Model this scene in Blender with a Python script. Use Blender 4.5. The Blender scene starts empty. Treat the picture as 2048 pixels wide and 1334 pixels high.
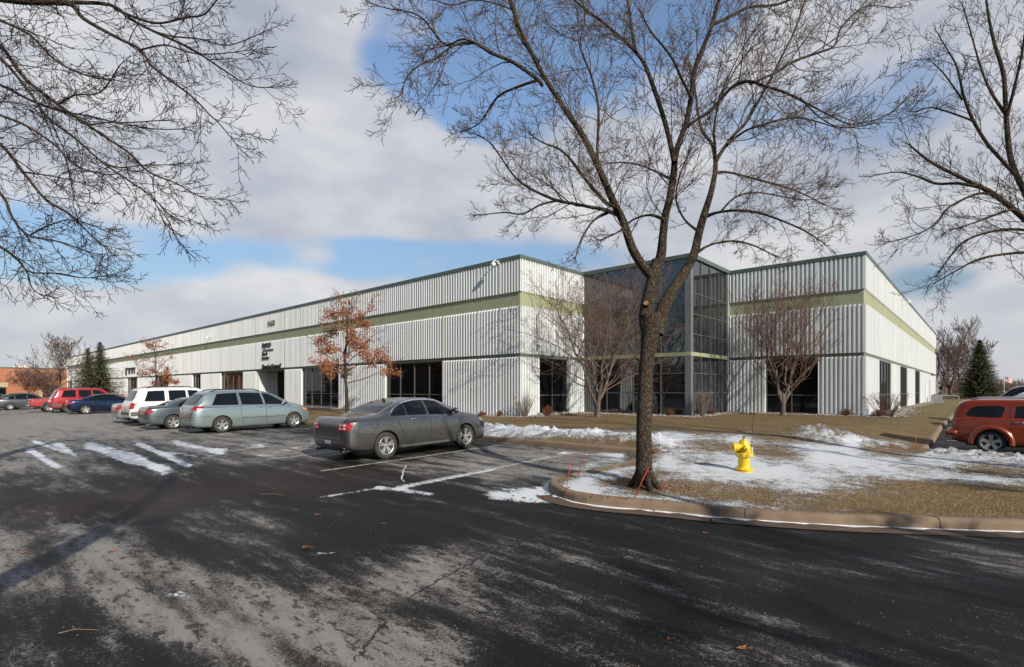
import bpy, bmesh, math, random
import numpy as np
from mathutils import Vector, Matrix
from mathutils.bvhtree import BVHTree
R = random.Random(7)
scn = bpy.context.scene
COL = scn.collection
F = 1050.0; HZ = 779.0; EYE = 1.9
D1 = (0.6678, 0.7444); D2 = (-0.7444, 0.6678)
rad = math.radians
SUN_AZ = Vector((0.55, -0.83)).normalized(); SUN_EL = rad(28)

# ------------------------------------------------------------------ helpers
def UV(u, v): return (D1[0]*u + D2[0]*v, D1[1]*u + D2[1]*v)
def toUV(x, y): return (D1[0]*x + D1[1]*y, D2[0]*x + D2[1]*y)
def at(px, py, Y): return Vector(((px-1024)/F*Y, Y, EYE + (HZ-py)/F*Y))
def ss(a, b, x):
    t = np.clip((x-a)/(b-a), 0, 1); return t*t*(3-2*t)
def link(o): COL.objects.link(o); return o
def tag(o, label=None, cat=None, group=None, kind=None):
    if label: o['label'] = label
    if cat: o['category'] = cat
    if group: o['group'] = group
    if kind: o['kind'] = kind
    return o
def empty(name, loc, rz=0):
    o = bpy.data.objects.new(name, None); link(o)
    o.location = loc; o.rotation_euler = (0, 0, rz); o.empty_display_size = .3
    return o
class MB:
    def __init__(s): s.v = []; s.f = []; s.m = []
    def poly(s, pts, mi=0):
        b = len(s.v); s.v.extend(tuple(p) for p in pts); s.f.append(tuple(range(b, b+len(pts)))); s.m.append(mi)
    def box(s, c, d, rz=0, mi=0, M=None):
        hx, hy, hz = d[0]/2, d[1]/2, d[2]/2; b = len(s.v); cr, sr = math.cos(rz), math.sin(rz)
        for X in (-hx, hx):
            for Y in (-hy, hy):
                for Z in (-hz, hz):
                    p = (c[0]+X*cr-Y*sr, c[1]+X*sr+Y*cr, c[2]+Z)
                    if M: p = tuple(M @ Vector(p))
                    s.v.append(p)
        for q in ((0,1,3,2),(4,6,7,5),(0,4,5,1),(2,3,7,6),(0,2,6,4),(1,5,7,3)):
            s.f.append(tuple(b+i for i in q)); s.m.append(mi)
    def bar(s, a, b_, w, h=None, mi=0):
        s.tube([a, b_], [w*.7, (h or w)*.7], 4, mi, cap=True)
    def tube(s, pts, rr, n=6, mi=0, cap=False):
        pts = [Vector(p) for p in pts]; k = len(pts)
        t = (pts[1]-pts[0]).normalized()
        a = t.orthogonal().normalized(); base = len(s.v)
        cs = [(math.cos(2*math.pi*(j+.5)/n), math.sin(2*math.pi*(j+.5)/n)) for j in range(n)]
        for i in range(k):
            if i == 0: t = pts[1]-pts[0]
            elif i == k-1: t = pts[-1]-pts[-2]
            else: t = pts[i+1]-pts[i-1]
            if t.length < 1e-9: t = Vector((0,0,1))
            t.normalize(); a = a - t*a.dot(t)
            if a.length < 1e-6: a = t.orthogonal()
            a.normalize(); b = t.cross(a); r = rr[i]; p = pts[i]
            for c, q in cs:
                s.v.append((p.x+(a.x*c+b.x*q)*r, p.y+(a.y*c+b.y*q)*r, p.z+(a.z*c+b.z*q)*r))
        for i in range(k-1):
            o = base+i*n
            for j in range(n):
                j2 = (j+1) % n
                s.f.append((o+j, o+j2, o+n+j2, o+n+j)); s.m.append(mi)
        if cap:
            s.f.append(tuple(base+n-1-j for j in range(n))); s.m.append(mi)
            o = base+(k-1)*n; s.f.append(tuple(o+j for j in range(n))); s.m.append(mi)
    def lathe(s, prof, n=16, M=None, mi=0, sq=None):
        base = len(s.v); k = len(prof)
        for r, z in prof:
            for j in range(n):
                a = 2*math.pi*j/n; p = Vector((r*math.cos(a), r*math.sin(a), z))
                s.v.append(tuple(M @ p) if M else tuple(p))
        for i in range(k-1):
            for j in range(n):
                j2 = (j+1) % n; o = base+i*n
                s.f.append((o+j, o+j2, o+n+j2, o+n+j)); s.m.append(mi)
        s.f.append(tuple(base+n-1-j for j in range(n))); s.m.append(mi)
        o = base+(k-1)*n; s.f.append(tuple(o+j for j in range(n))); s.m.append(mi)
    def grid(s, rows, mi=0, flip=False):
        b = len(s.v); n = len(rows[0])
        for r in rows: s.v.extend(tuple(p) for p in r)
        for i in range(len(rows)-1):
            for j in range(n-1):
                q = (b+i*n+j, b+i*n+j+1, b+(i+1)*n+j+1, b+(i+1)*n+j)
                s.f.append(q[::-1] if flip else q); s.m.append(mi)
    def build(s, name, mats, parent=None, smooth=False, loc=None):
        me = bpy.data.meshes.new(name); me.from_pydata(s.v, [], s.f)
        if not isinstance(mats, (list, tuple)): mats = [mats]
        for m in mats: me.materials.append(m)
        if len(mats) > 1: me.polygons.foreach_set('material_index', s.m)
        if smooth: me.polygons.foreach_set('use_smooth', [True]*len(s.f))
        me.update()
        o = bpy.data.objects.new(name, me); link(o)
        if parent: o.parent = parent
        if loc: o.location = loc
        return o

# ------------------------------------------------------------------ materials
def newmat(name):
    m = bpy.data.materials.new(name); m.use_nodes = True
    nt = m.node_tree; return m, nt, nt.nodes['Principled BSDF']
def N(nt, t, **kw):
    n = nt.nodes.new(t)
    for k, v in kw.items():
        if k in n.inputs: n.inputs[k].default_value = v
        else: setattr(n, k, v)
    return n
def L(nt, a, b): nt.links.new(a, b)
def rgb(c): return (c[0], c[1], c[2], 1)
def objco(nt, scale=(1,1,1), rot=0):
    tc = N(nt, 'ShaderNodeTexCoord'); mp = N(nt, 'ShaderNodeMapping')
    mp.inputs['Scale'].default_value = scale; mp.inputs['Rotation'].default_value = (0,0,rot)
    L(nt, tc.outputs['Object'], mp.inputs['Vector']); return mp.outputs['Vector']
def noise(nt, vec, scale, detail=4, rough=.55):
    n = N(nt, 'ShaderNodeTexNoise'); n.inputs['Scale'].default_value = scale
    n.inputs['Detail'].default_value = detail; n.inputs['Roughness'].default_value = rough
    if vec is not None: L(nt, vec, n.inputs['Vector'])
    return n.outputs['Fac']
def ramp(nt, fac, stops):
    r = N(nt, 'ShaderNodeValToRGB'); e = r.color_ramp.elements
    while len(e) < len(stops): e.new(.5)
    for i, (p, c) in enumerate(stops): e[i].position = p; e[i].color = rgb(c)
    L(nt, fac, r.inputs['Fac']); return r.outputs['Color']
def mixc(nt, f, a, b, mode='MIX'):
    m = N(nt, 'ShaderNodeMix'); m.data_type = 'RGBA'; m.blend_type = mode
    for s, x in ((0, f), (6, a), (7, b)):
        if hasattr(x, 'is_linked'): L(nt, x, m.inputs[s])
        else: m.inputs[s].default_value = rgb(x) if s else x
    return m.outputs[2]
def math_(nt, op, a, b=0, c=0, clamp=False):
    m = N(nt, 'ShaderNodeMath'); m.operation = op; m.use_clamp = clamp
    for i, x in enumerate((a, b, c)):
        if hasattr(x, 'is_linked'): L(nt, x, m.inputs[i])
        else: m.inputs[i].default_value = x
    return m.outputs[0]
def sstep(nt, x, a, b):
    m = N(nt, 'ShaderNodeMapRange'); m.interpolation_type = 'SMOOTHSTEP'
    L(nt, x, m.inputs['Value']); m.inputs['From Min'].default_value = a; m.inputs['From Max'].default_value = b
    return m.outputs['Result']
def bump(nt, p, h, strength=.3, dist=.02):
    b = N(nt, 'ShaderNodeBump'); b.inputs['Strength'].default_value = strength; b.inputs['Distance'].default_value = dist
    L(nt, h, b.inputs['Height']); L(nt, b.outputs['Normal'], p.inputs['Normal'])
def attr(nt, name):
    a = N(nt, 'ShaderNodeAttribute'); a.attribute_name = name; return a.outputs['Fac']
def plain(name, c, rough=.6, metal=0, var=.15, nscale=8, bmp=0, spec=.5, coat=0):
    m, nt, p = newmat(name)
    v = objco(nt); n = noise(nt, v, nscale)
    lo = tuple(x*(1-var) for x in c); hi = tuple(min(1, x*(1+var)) for x in c)
    L(nt, ramp(nt, n, [(.3, lo), (.7, hi)]), p.inputs['Base Color'])
    p.inputs['Roughness'].default_value = rough; p.inputs['Metallic'].default_value = metal
    p.inputs['Specular IOR Level'].default_value = spec; p.inputs['Coat Weight'].default_value = coat
    if bmp: bump(nt, p, noise(nt, v, nscale*6), bmp, .01)
    return m
def paint(name, c, metal=.55, dirt=.35, rough=.24):
    m, nt, p = newmat(name)
    tc = N(nt, 'ShaderNodeTexCoord'); sx = N(nt, 'ShaderNodeSeparateXYZ'); L(nt, tc.outputs['Object'], sx.inputs[0])
    n = noise(nt, tc.outputs['Object'], 1.3, 2)
    z = math_(nt, 'SUBTRACT', 1.15, sx.outputs['Z']); z = math_(nt, 'MULTIPLY', z, 1.1, clamp=True)
    d = math_(nt, 'MULTIPLY', z, n); d = math_(nt, 'MULTIPLY', d, dirt*1.7, clamp=True)
    L(nt, mixc(nt, d, c, (.20, .19, .175)), p.inputs['Base Color'])
    L(nt, math_(nt, 'MULTIPLY_ADD', d, .45, rough), p.inputs['Roughness'])
    L(nt, math_(nt, 'MULTIPLY_ADD', d, -metal*.8, metal), p.inputs['Metallic'])
    p.inputs['Coat Weight'].default_value = .7; p.inputs['Coat Roughness'].default_value = .07
    return m
def wallmat(name, c, streak=.12):
    m, nt, p = newmat(name)
    tc = N(nt, 'ShaderNodeTexCoord'); mp = N(nt, 'ShaderNodeMapping'); mp.inputs['Scale'].default_value = (1, 1, .12)
    L(nt, tc.outputs['Object'], mp.inputs['Vector'])
    a = noise(nt, mp.outputs[0], 1.6, 6, .65); b = noise(nt, tc.outputs['Object'], 22, 4)
    lo = tuple(x*(1-streak) for x in c)
    c1 = ramp(nt, a, [(.35, lo), (.6, c)])
    c1 = mixc(nt, math_(nt, 'MULTIPLY', sstep(nt, noise(nt, mp.outputs[0], .55, 3), .5, .75), .35), c1, tuple(x*q for x, q in zip(c, (.80, .78, .72))))
    L(nt, mixc(nt, math_(nt, 'MULTIPLY', b, .22), c1, tuple(x*.75 for x in c)), p.inputs['Base Color'])
    p.inputs['Roughness'].default_value = .85; bump(nt, p, b, .25, .01)
    return m
M = {}
M['wall'] = wallmat('white_concrete', (.715, .735, .735), .12)
M['green'] = wallmat('sage_green_concrete', (.335, .355, .225), .15)
M['cap'] = plain('green_metal_cap', (.075, .11, .092), .45, 0, .1, 3)
M['groove'] = plain('dark_green_trim', (.13, .16, .12), .6)
M['mull'] = plain('grey_mullion', (.10, .10, .095), .45, .2, .08)
M['post'] = plain('grey_panel', (.30, .31, .31), .6, 0, .08, 2)
M['post_dark'] = plain('dark_grey_panel', (.15, .155, .155), .5, 0, .08, 2)
M['roof'] = plain('roof_membrane', (.25, .25, .24), .9)
def glassmat(name, c=(.008, .009, .011), spec=.9, r=.03):
    m, nt, p = newmat(name)
    v = objco(nt); n = noise(nt, v, .35, 2)
    L(nt, ramp(nt, n, [(.3, tuple(x*.6 for x in c)), (.7, tuple(x*1.4 for x in c))]), p.inputs['Base Color'])
    p.inputs['Roughness'].default_value = r; p.inputs['Specular IOR Level'].default_value = spec
    bump(nt, p, noise(nt, v, .8, 1), .03, .02)
    return m
M['glass'] = glassmat('dark_tinted_glass', (.005, .006, .007), .35)
M['aglass'] = glassmat('reflective_atrium_glass', (.012, .014, .018), 1.0, .012); 
M['aglass'].node_tree.nodes['Principled BSDF'].inputs['IOR'].default_value = 1.75
M['cglass'] = glassmat('car_glass', (.006, .008, .009), .35, .03)
M['tyre'] = plain('tyre_rubber', (.035, .033, .031), .85, 0, .2, 12)
M['rim'] = plain('alloy_rim', (.62, .62, .60), .3, .75, .12, 9)
M['black'] = plain('black_plastic', (.015, .015, .016), .6)
M['trim'] = plain('grey_plastic_trim', (.09, .09, .09), .6)
M['chrome'] = plain('chrome', (.75, .75, .76), .15, 1, .05)
M['red_lamp'] = plain('red_lamp_glass', (.33, .008, .012), .12, 0, .2, 14, coat=1)
M['clear_lamp'] = plain('clear_lamp_glass', (.62, .60, .58), .15, .2, .2, 14, coat=1)
M['amber'] = plain('amber_lamp', (.7, .22, .05), .2, 0, .1, 14, coat=1)
M['plate'] = plain('number_plate', (.35, .42, .5), .5)
M['white'] = plain('white_paint', (.75, .75, .73), .6)
M['letters'] = plain('black_letters', (.012, .012, .014), .5)
M['olive_letters'] = plain('olive_letters', (.20, .22, .13), .5)
M['orange'] = plain('orange_stake', (.50, .035, .015), .5)
M['galv'] = plain('galvanised_metal', (.38, .39, .40), .5, .5)
M['hydrant'] = plain('yellow_hydrant_paint', (.72, .50, .012), .42, 0, .22, 14, .3, coat=.3)
M['dkgreen'] = plain('dark_olive_paint', (.06, .06, .02), .5)
def barkmat(name, a, b, sc=14, strength=.9, dist=.03):
    m, nt, p = newmat(name)
    tc = N(nt, 'ShaderNodeTexCoord'); mp = N(nt, 'ShaderNodeMapping'); mp.inputs['Scale'].default_value = (1, 1, .22)
    L(nt, tc.outputs['Object'], mp.inputs['Vector'])
    nz = N(nt, 'ShaderNodeTexNoise', Scale=9.0, Detail=3.0); L(nt, mp.outputs[0], nz.inputs['Vector'])
    vm = N(nt, 'ShaderNodeMix'); vm.data_type = 'VECTOR'; vm.inputs[0].default_value = .06
    L(nt, mp.outputs[0], vm.inputs[4]); L(nt, nz.outputs['Color'], vm.inputs[5])
    vo = N(nt, 'ShaderNodeTexVoronoi'); vo.feature = 'DISTANCE_TO_EDGE'; vo.inputs['Scale'].default_value = sc*3.6
    L(nt, vm.outputs[1], vo.inputs['Vector'])
    h = sstep(nt, vo.outputs['Distance'], .0, .26)
    n2 = noise(nt, tc.outputs['Object'], 3, 5)
    c = mixc(nt, h, tuple(x*.5 for x in a), mixc(nt, n2, a, b))
    L(nt, c, p.inputs['Base Color']); p.inputs['Roughness'].default_value = .95; p.inputs['Specular IOR Level'].default_value = .2
    bump(nt, p, h, strength, dist); return m
M['bark'] = barkmat('tree_bark', (.085, .062, .045), (.165, .125, .09))
M['orn_bark'] = plain('ornamental_bark', (.125, .095, .08), .9, 0, .4, 5, .4, .2)
M['twig'] = plain('twig_bark', (.115, .082, .062), .9, 0, .35, 2, spec=.2)
M['twig_dark'] = plain('dark_twig_bark', (.042, .029, .026), .9, 0, .3, 2, spec=.2)
M['red_twig'] = plain('reddish_twig_bark', (.145, .088, .072), .9, 0, .35, 2, spec=.2)
M['pale_twig'] = plain('pale_twig_bark', (.22, .17, .14), .9, 0, .3, 2, spec=.2)
M['oakleaf'] = plain('dry_oak_leaf', (.29, .115, .055), .7, 0, .55, 6, spec=.3)
M['needles'] = plain('spruce_needles', (.085, .088, .045), .8, 0, .55, 2, spec=.2)
M['dry_shrub'] = plain('dry_shrub', (.15, .062, .035), .9, 0, .4, 9, spec=.2)
M['haze_twig'] = plain('far_twig', (.13, .085, .07), .9, 0, .3, 2, spec=.2)
def brickmat():
    m, nt, p = newmat('orange_brick')
    tc = N(nt, 'ShaderNodeTexCoord'); b = N(nt, 'ShaderNodeTexBrick')
    b.inputs['Scale'].default_value = 1.0; b.inputs['Brick Width'].default_value = .4; b.inputs['Row Height'].default_value = .2
    b.inputs['Mortar Size'].default_value = .012
    b.inputs['Color1'].default_value = (.40, .155, .08, 1); b.inputs['Color2'].default_value = (.33, .12, .062, 1); b.inputs['Mortar'].default_value = (.42, .2, .12, 1)
    mp = N(nt, 'ShaderNodeMapping'); mp.inputs['Rotation'].default_value = (rad(90), 0, 0); L(nt, tc.outputs['Object'], mp.inputs['Vector']); L(nt, mp.outputs[0], b.inputs['Vector'])
    L(nt, b.outputs['Color'], p.inputs['Base Color']); p.inputs['Roughness'].default_value = .9; return m
M['brick'] = brickmat()
def concretemat(name, a, b):
    m, nt, p = newmat(name); v = objco(nt)
    n = noise(nt, v, 2.5, 6, .65); n2 = noise(nt, v, 90, 3)
    c = ramp(nt, n, [(.3, a), (.7, b)])
    L(nt, mixc(nt, math_(nt, 'MULTIPLY', sstep(nt, n2, .5, .75), .5), c, tuple(x*.45 for x in a)), p.inputs['Base Color'])
    p.inputs['Roughness'].default_value = .9; bump(nt, p, n2, .5, .01); return m
M['kerb'] = concretemat('kerb_concrete', (.165, .115, .075), (.255, .185, .125))
M['gutter'] = concretemat('wet_gutter_concrete', (.075, .048, .035), (.12, .078, .055))
def snowmat():
    m, nt, p = newmat('snow'); v = objco(nt); n = noise(nt, v, 7, 6)
    L(nt, ramp(nt, n, [(.3, (.66, .69, .72)), (.7, (.83, .84, .85))]), p.inputs['Base Color'])
    p.inputs['Roughness'].default_value = .7; bump(nt, p, n, .6, .05); return m
M['snow'] = snowmat()
def asphaltmat():
    m, nt, p = newmat('asphalt')
    ang = -math.atan2(D1[1], D1[0])
    tc = N(nt, 'ShaderNodeTexCoord')
    def mp(scale, rot=ang):
        # rotate to u,v first, then stretch
        a = N(nt, 'ShaderNodeMapping'); a.inputs['Rotation'].default_value = (0, 0, rot); L(nt, tc.outputs['Object'], a.inputs['Vector'])
        b = N(nt, 'ShaderNodeMapping'); b.inputs['Scale'].default_value = scale; L(nt, a.outputs[0], b.inputs['Vector']); return b.outputs[0]
    fr = attr(nt, 'frost'); sn = attr(nt, 'snow'); br = attr(nt, 'brown')
    streak = noise(nt, mp((1.0, .16, 1)), 2.6, 6, .6)
    streak2 = noise(nt, mp((1.0, .35, 1)), 7, 5, .6)
    fine = noise(nt, tc.outputs['Object'], 38, 3, .6)
    grain = noise(nt, tc.outputs['Object'], 150, 2, .6)
    big = noise(nt, tc.outputs['Object'], .55, 4, .55)
    # frost mask
    s = math_(nt, 'MULTIPLY_ADD', math_(nt, 'SUBTRACT', streak, .5), 2.8, fr)
    s = math_(nt, 'MULTIPLY_ADD', math_(nt, 'SUBTRACT', streak2, .5), 1.4, s)
    s = math_(nt, 'MULTIPLY_ADD', math_(nt, 'SUBTRACT', fine, .5), 1.3, s)
    s = math_(nt, 'MULTIPLY_ADD', math_(nt, 'SUBTRACT', grain, .5), 2.0, s)
    spots = noise(nt, mp((1.0, .45, 1)), 17, 3, .5)
    s = math_(nt, 'MULTIPLY_ADD', sstep(nt, spots, .57, .64), -.45, s)
    fm = sstep(nt, s, .30, 1.05)
    k = math_(nt, 'MULTIPLY_ADD', math_(nt, 'SUBTRACT', streak2, .5), 1.2, sn)
    k = math_(nt, 'MULTIPLY_ADD', math_(nt, 'SUBTRACT', fine, .5), 1.2, k)
    k = math_(nt, 'MULTIPLY_ADD', math_(nt, 'SUBTRACT', grain, .5), .5, k)
    sm = sstep(nt, k, .45, .62)
    a0 = ramp(nt, big, [(.3, (.0075, .007, .0066)), (.7, (.014, .013, .012))])
    a1 = mixc(nt, br, a0, (.024, .013, .010))
    sp = sstep(nt, grain, .66, .74)
    a2 = mixc(nt, math_(nt, 'MULTIPLY', sp, .25), a1, (.08, .065, .055))
    f0 = math_(nt, 'MULTIPLY_ADD', math_(nt, 'SUBTRACT', streak, .5), 1.6, math_(nt, 'MULTIPLY_ADD', fr, .9, .12))
    f0 = math_(nt, 'MULTIPLY_ADD', math_(nt, 'SUBTRACT', big, .5), .8, f0)
    f0 = math_(nt, 'MULTIPLY_ADD', math_(nt, 'SUBTRACT', fine, .5), .9, f0)
    f0 = math_(nt, 'MULTIPLY_ADD', math_(nt, 'SUBTRACT', grain, .5), 1.3, f0)
    a2 = mixc(nt, sstep(nt, f0, .12, .95), a2, (.044, .039, .034))
    c = mixc(nt, math_(nt, 'MULTIPLY', fm, .94), a2, (.27, .257, .243))
    c = mixc(nt, sm, c, (.62, .65, .69))
    L(nt, c, p.inputs['Base Color'])
    wet = noise(nt, mp((1, .4, 1)), .9, 4)
    r = math_(nt, 'MULTIPLY_ADD', wet, .35, .42); r = math_(nt, 'MULTIPLY_ADD', fm, .3, r, clamp=True)
    L(nt, r, p.inputs['Roughness']); p.inputs['Specular IOR Level'].default_value = .12
    h = math_(nt, 'ADD', grain, math_(nt, 'MULTIPLY', sm, .8))
    bump(nt, p, h, .45, .006); return m
M['asphalt'] = asphaltmat()
def lawnmat():
    m, nt, p = newmat('dormant_lawn')
    tc = N(nt, 'ShaderNodeTexCoord'); o = tc.outputs['Object']
    sn = attr(nt, 'snow'); gn = attr(nt, 'green')
    blade = N(nt, 'ShaderNodeMapping'); blade.inputs['Scale'].default_value = (1, 1, 1); L(nt, o, blade.inputs['Vector'])
    a = noise(nt, o, 1.1, 5, .6); b = noise(nt, o, 24, 5, .7); g = noise(nt, o, 85, 3, .7)
    c = ramp(nt, a, [(.3, (.19, .13, .06)), (.5, (.33, .235, .11)), (.7, (.45, .33, .165))])
    c = mixc(nt, math_(nt, 'MULTIPLY', sstep(nt, noise(nt, o, 5.5, 4, .6), .48, .62), .45), c, (.15, .10, .055))
    c = mixc(nt, gn, c, (.16, .165, .06))
    c = mixc(nt, sstep(nt, b, .35, .75), tuple(x for x in (.11, .072, .04)), c)
    c = mixc(nt, math_(nt, 'MULTIPLY', sstep(nt, g, .5, .7), .5), c, (.42, .32, .18))
    med = noise(nt, o, 3.2, 5, .65)
    k = math_(nt, 'MULTIPLY_ADD', math_(nt, 'SUBTRACT', med, .5), 1.5, sn)
    k = math_(nt, 'MULTIPLY_ADD', math_(nt, 'SUBTRACT', b, .5), 1.7, k)
    k = math_(nt, 'MULTIPLY_ADD', math_(nt, 'SUBTRACT', g, .5), 1.5, k)
    sm = sstep(nt, k, .36, .74)
    c = mixc(nt, math_(nt, 'MULTIPLY', sm, .96), c, (.72, .75, .79))
    L(nt, c, p.inputs['Base Color']); p.inputs['Roughness'].default_value = .9; p.inputs['Specular IOR Level'].default_value = .15
    bump(nt, p, math_(nt, 'ADD', math_(nt, 'ADD', b, g), math_(nt, 'MULTIPLY', sm, .6)), .8, .03); return m
M['lawn'] = lawnmat()

# ------------------------------------------------------------------ terrain
A0 = (0.43, 28.2)
def along(P, d, px):
    k = (px-1024)/F; return (k*P[1]-P[0])/(d[0]-k*d[1])
def step(P, d, t): return (P[0]+d[0]*t, P[1]+d[1]*t)
NEG1 = (-D1[0], -D1[1]); NEG2 = (-D2[0], -D2[1])
B0 = step(A0, D1, along(A0, D1, 1165))
DD = step(B0, NEG2, along(B0, NEG2, 1381))
E0 = step(DD, D1, along(DD, D1, 1457))
C0 = step(E0, NEG2, along(E0, NEG2, 1727))
LEN_R = along(C0, D1, 1870); LEN_L = along(A0, D2, 135)
uA, vA = toUV(*A0); uB, _ = toUV(*B0); _, vD = toUV(*DD); uE, _ = toUV(*E0); _, vC = toUV(*C0)
FAR_U = uE+LEN_R; FAR_V = vA+LEN_L
LAWN = [(12.35, FAR_V+6), (12.35, 6.35), (12.2, 6.1), (11.6, 6.02), (9.3, 5.98), (8.3, 6.08), (7.75, 6.05), (7.38, 5.75), (7.1, 5.3), (7.02, 4.85),
        (7.15, 4.35), (7.43, 3.82), (7.86, 2.75), (8.52, 1.64), (9.22, .72), (9.99, -.41), (11.4, -2.5), (13.3, -5.1), (15.4, -8.7), (17, -14), (18.3, -30),
        (20.0, -30), (20.0, 1.0), (20.3, 1.3), (74, 1.3), (74, -220), (650, -220), (650, FAR_V+6)]
LP = np.array(LAWN)
def poly_dist(u, v):
    """signed distance, positive inside"""
    u = np.asarray(u, float); v = np.asarray(v, float)
    best = np.full(u.shape, 1e9); nu = np.zeros_like(u); nv = np.zeros_like(u)
    inside = np.zeros(u.shape, bool); n = len(LP)
    for i in range(n):
        a = LP[i]; b = LP[(i+1) % n]; e = b-a; L2 = e.dot(e)
        t = np.clip(((u-a[0])*e[0]+(v-a[1])*e[1])/L2, 0, 1)
        cx = a[0]+t*e[0]; cy = a[1]+t*e[1]; d = np.hypot(u-cx, v-cy)
        m = d < best; best = np.where(m, d, best); nu = np.where(m, cx, nu); nv = np.where(m, cy, nv)
        c = ((a[1] > v) != (b[1] > v)) & (u < (b[0]-a[0])*(v-a[1])/(b[1]-a[1]+1e-12)+a[0]); inside ^= c
    return np.where(inside, best, -best), nu, nv
def zlot(x, y):
    u, v = D1[0]*x+D1[1]*y, D2[0]*x+D2[1]*y
    d = 1.95 - .02*np.clip(u, -3, 13)*ss(0, 7, v) + .27*ss(52, 80, v)
    d = d - .25*ss(22.8, 31, u)*(1-ss(3, 6, v)) - .1*ss(40, 120, u)*(1-ss(3, 6, v))
    return EYE-d
def piles(u, v):
    u = np.asarray(u, float); v = np.asarray(v, float)
    def g(uc, vc, ru, rv): return np.exp(-((u-uc)/ru)**2-((v-vc)/rv)**2)
    wob = .5+.25*np.sin(v*3.1+np.sin(u*4)*1.3)+.25*np.sin(v*7.3+u*5.1)
    lum = np.sin(u*9+v*3+np.sin(v*5))*np.sin(v*8-u*2)*.04+np.sin(u*17+v*11+np.sin(u*13))*np.sin(v*19-u*7)*.03+np.sin(u*31+v*9)*np.sin(v*37-u*17)*.014
    h = np.zeros_like(u)
    ridge = np.exp(-((u-13.5)/.75)**2)*ss(5.4, 7.0, v)*(1-ss(14.5, 17, v)); h += ridge*(.17+.12*wob+lum*2)
    h += (.30+lum*1.6)*g(19.2, 4.0, .8, 1.2)
    r3 = np.exp(-((u-18.9)/.65)**2)*(1-ss(.6, 1.8, v))*ss(-30, -12, v); h += r3*(.05+.09*wob+lum*1.6)
    return h
def zlawn(x, y):
    x = np.asarray(x, float); y = np.asarray(y, float)
    u, v = D1[0]*x+D1[1]*y, D2[0]*x+D2[1]*y
    d, _, _ = poly_dist(u, v)
    base = EYE-(1.45-.07*ss(21, 33, u))
    lot = zlot(x, y)+.145
    w = ss(0, 8.5, d)*ss(2.0, 9.0, v+ (u-14)*.35)
    w = np.where((u > 19) & (v > 1.2) & (v < 30), ss(0, 3.3, d), w)
    z = lot*(1-w)+base*w
    return z+piles(u, v)*ss(.15, .5, d)
def zg(x, y):
    u, v = toUV(x, y); d, _, _ = poly_dist(np.array([u]), np.array([v]))
    return float(zlawn(np.array([x]), np.array([y]))[0]) if d[0] > 0 else float(zlot(x, y))
def gnd(px, py):
    """point on the ground seen at that spot of the photo"""
    k = (px-1024)/F; s = (HZ-py)/F; lo, Y = 1.5, 1.5
    while Y < 300:
        if EYE+s*Y <= zg(k*Y, Y): break
        lo = Y; Y *= 1.02
    hi = Y
    for _ in range(18):
        m = (lo+hi)/2
        if EYE+s*m <= zg(k*m, m): hi = m
        else: lo = m
    return Vector((k*hi, hi, zg(k*hi, hi)))
def blobs(px, py, items):
    r = np.zeros_like(px)
    for (x0, y0, x1, y1, w, a) in items:   # a capsule-shaped patch from one end to the other
        ex, ey = x1-x0, y1-y0; l2 = ex*ex+ey*ey+1e-9
        t = np.clip(((px-x0)*ex+(py-y0)*ey)/l2, 0, 1)
        wy = w*.45 if abs(ey) < abs(ex)*2 else w
        d = ((px-x0-t*ex)/w)**2+((py-y0-t*ey)/wy)**2
        r += a*np.exp(-d)
    return r
def axis(fine, lo, hi, stp, far_lo, far_hi, g=1.09):
    a = list(np.arange(lo, hi, stp)); s = stp; x = a[-1]
    while x < far_hi: s *= g; x += s; a.append(x)
    s = stp; x = lo; b = []
    while x > far_lo: s *= g; x -= s; b.append(x)
    return np.array(b[::-1]+a)
def sheet(name, X, Y, Z, keep, attrs, mat):
    ny, nx = X.shape; idx = np.arange(ny*nx).reshape(ny, nx)
    q = np.stack([idx[:-1, :-1], idx[:-1, 1:], idx[1:, 1:], idx[1:, :-1]], -1).reshape(-1, 4)
    if keep is not None: q = q[keep.reshape(-1)]
    used, inv = np.unique(q, return_inverse=True); q = inv.reshape(-1, 4)
    co = np.stack([X.ravel(), Y.ravel(), Z.ravel()], -1)[used]
    me = bpy.data.meshes.new(name); me.from_pydata(co.tolist(), [], q.tolist())
    for k, a in attrs.items():
        at_ = me.attributes.new(k, 'FLOAT', 'POINT'); at_.data.foreach_set('value', a.ravel()[used].astype(np.float32))
    me.polygons.foreach_set('use_smooth', [True]*len(me.polygons)); me.materials.append(mat); me.update()
    o = bpy.data.objects.new(name, me); link(o); return o
FROST = [(20,850,330,840,150,.95),(0,880,60,870,90,.6),(60,875,260,870,120,.3),(150,1150,700,1330,150,.35),(640,1190,860,1140,90,.5),(560,1290,800,1250,150,.4),(0,1085,120,1085,80,.4),(60,1180,300,1260,90,.25),(0,940,140,935,60,.3),(0,1010,60,990,90,.12),(0,1110,180,1090,110,.62),(150,1120,420,1230,110,.62),(400,1190,700,1310,120,.68),(330,1190,380,1185,50,.5),
  (700,1250,820,1150,70,.35),(420,1040,540,1075,60,.40),(260,1040,420,1050,70,.25),(600,1330,760,1334,150,.45),(0,1320,120,1334,140,.25),
  (1000,1240,1500,1300,120,.20),(1250,1150,1500,1180,120,.16),(1850,1110,2048,1130,90,.38),(1500,1180,1700,1100,80,.12),(1380,1330,1700,1334,120,.3),(850,1110,1000,1100,90,.22),
  (820,935,1240,900,60,.75),(1000,960,1240,930,60,.6),(640,900,560,870,80,.4),(430,905,640,900,60,.3),(420,1240,900,1300,90,.3),(960,900,1240,895,20,.5),(380,880,620,890,50,.3),(430,920,700,900,40,.25),
  (100,930,300,960,90,.15),(560,960,600,930,70,.1)]
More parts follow.
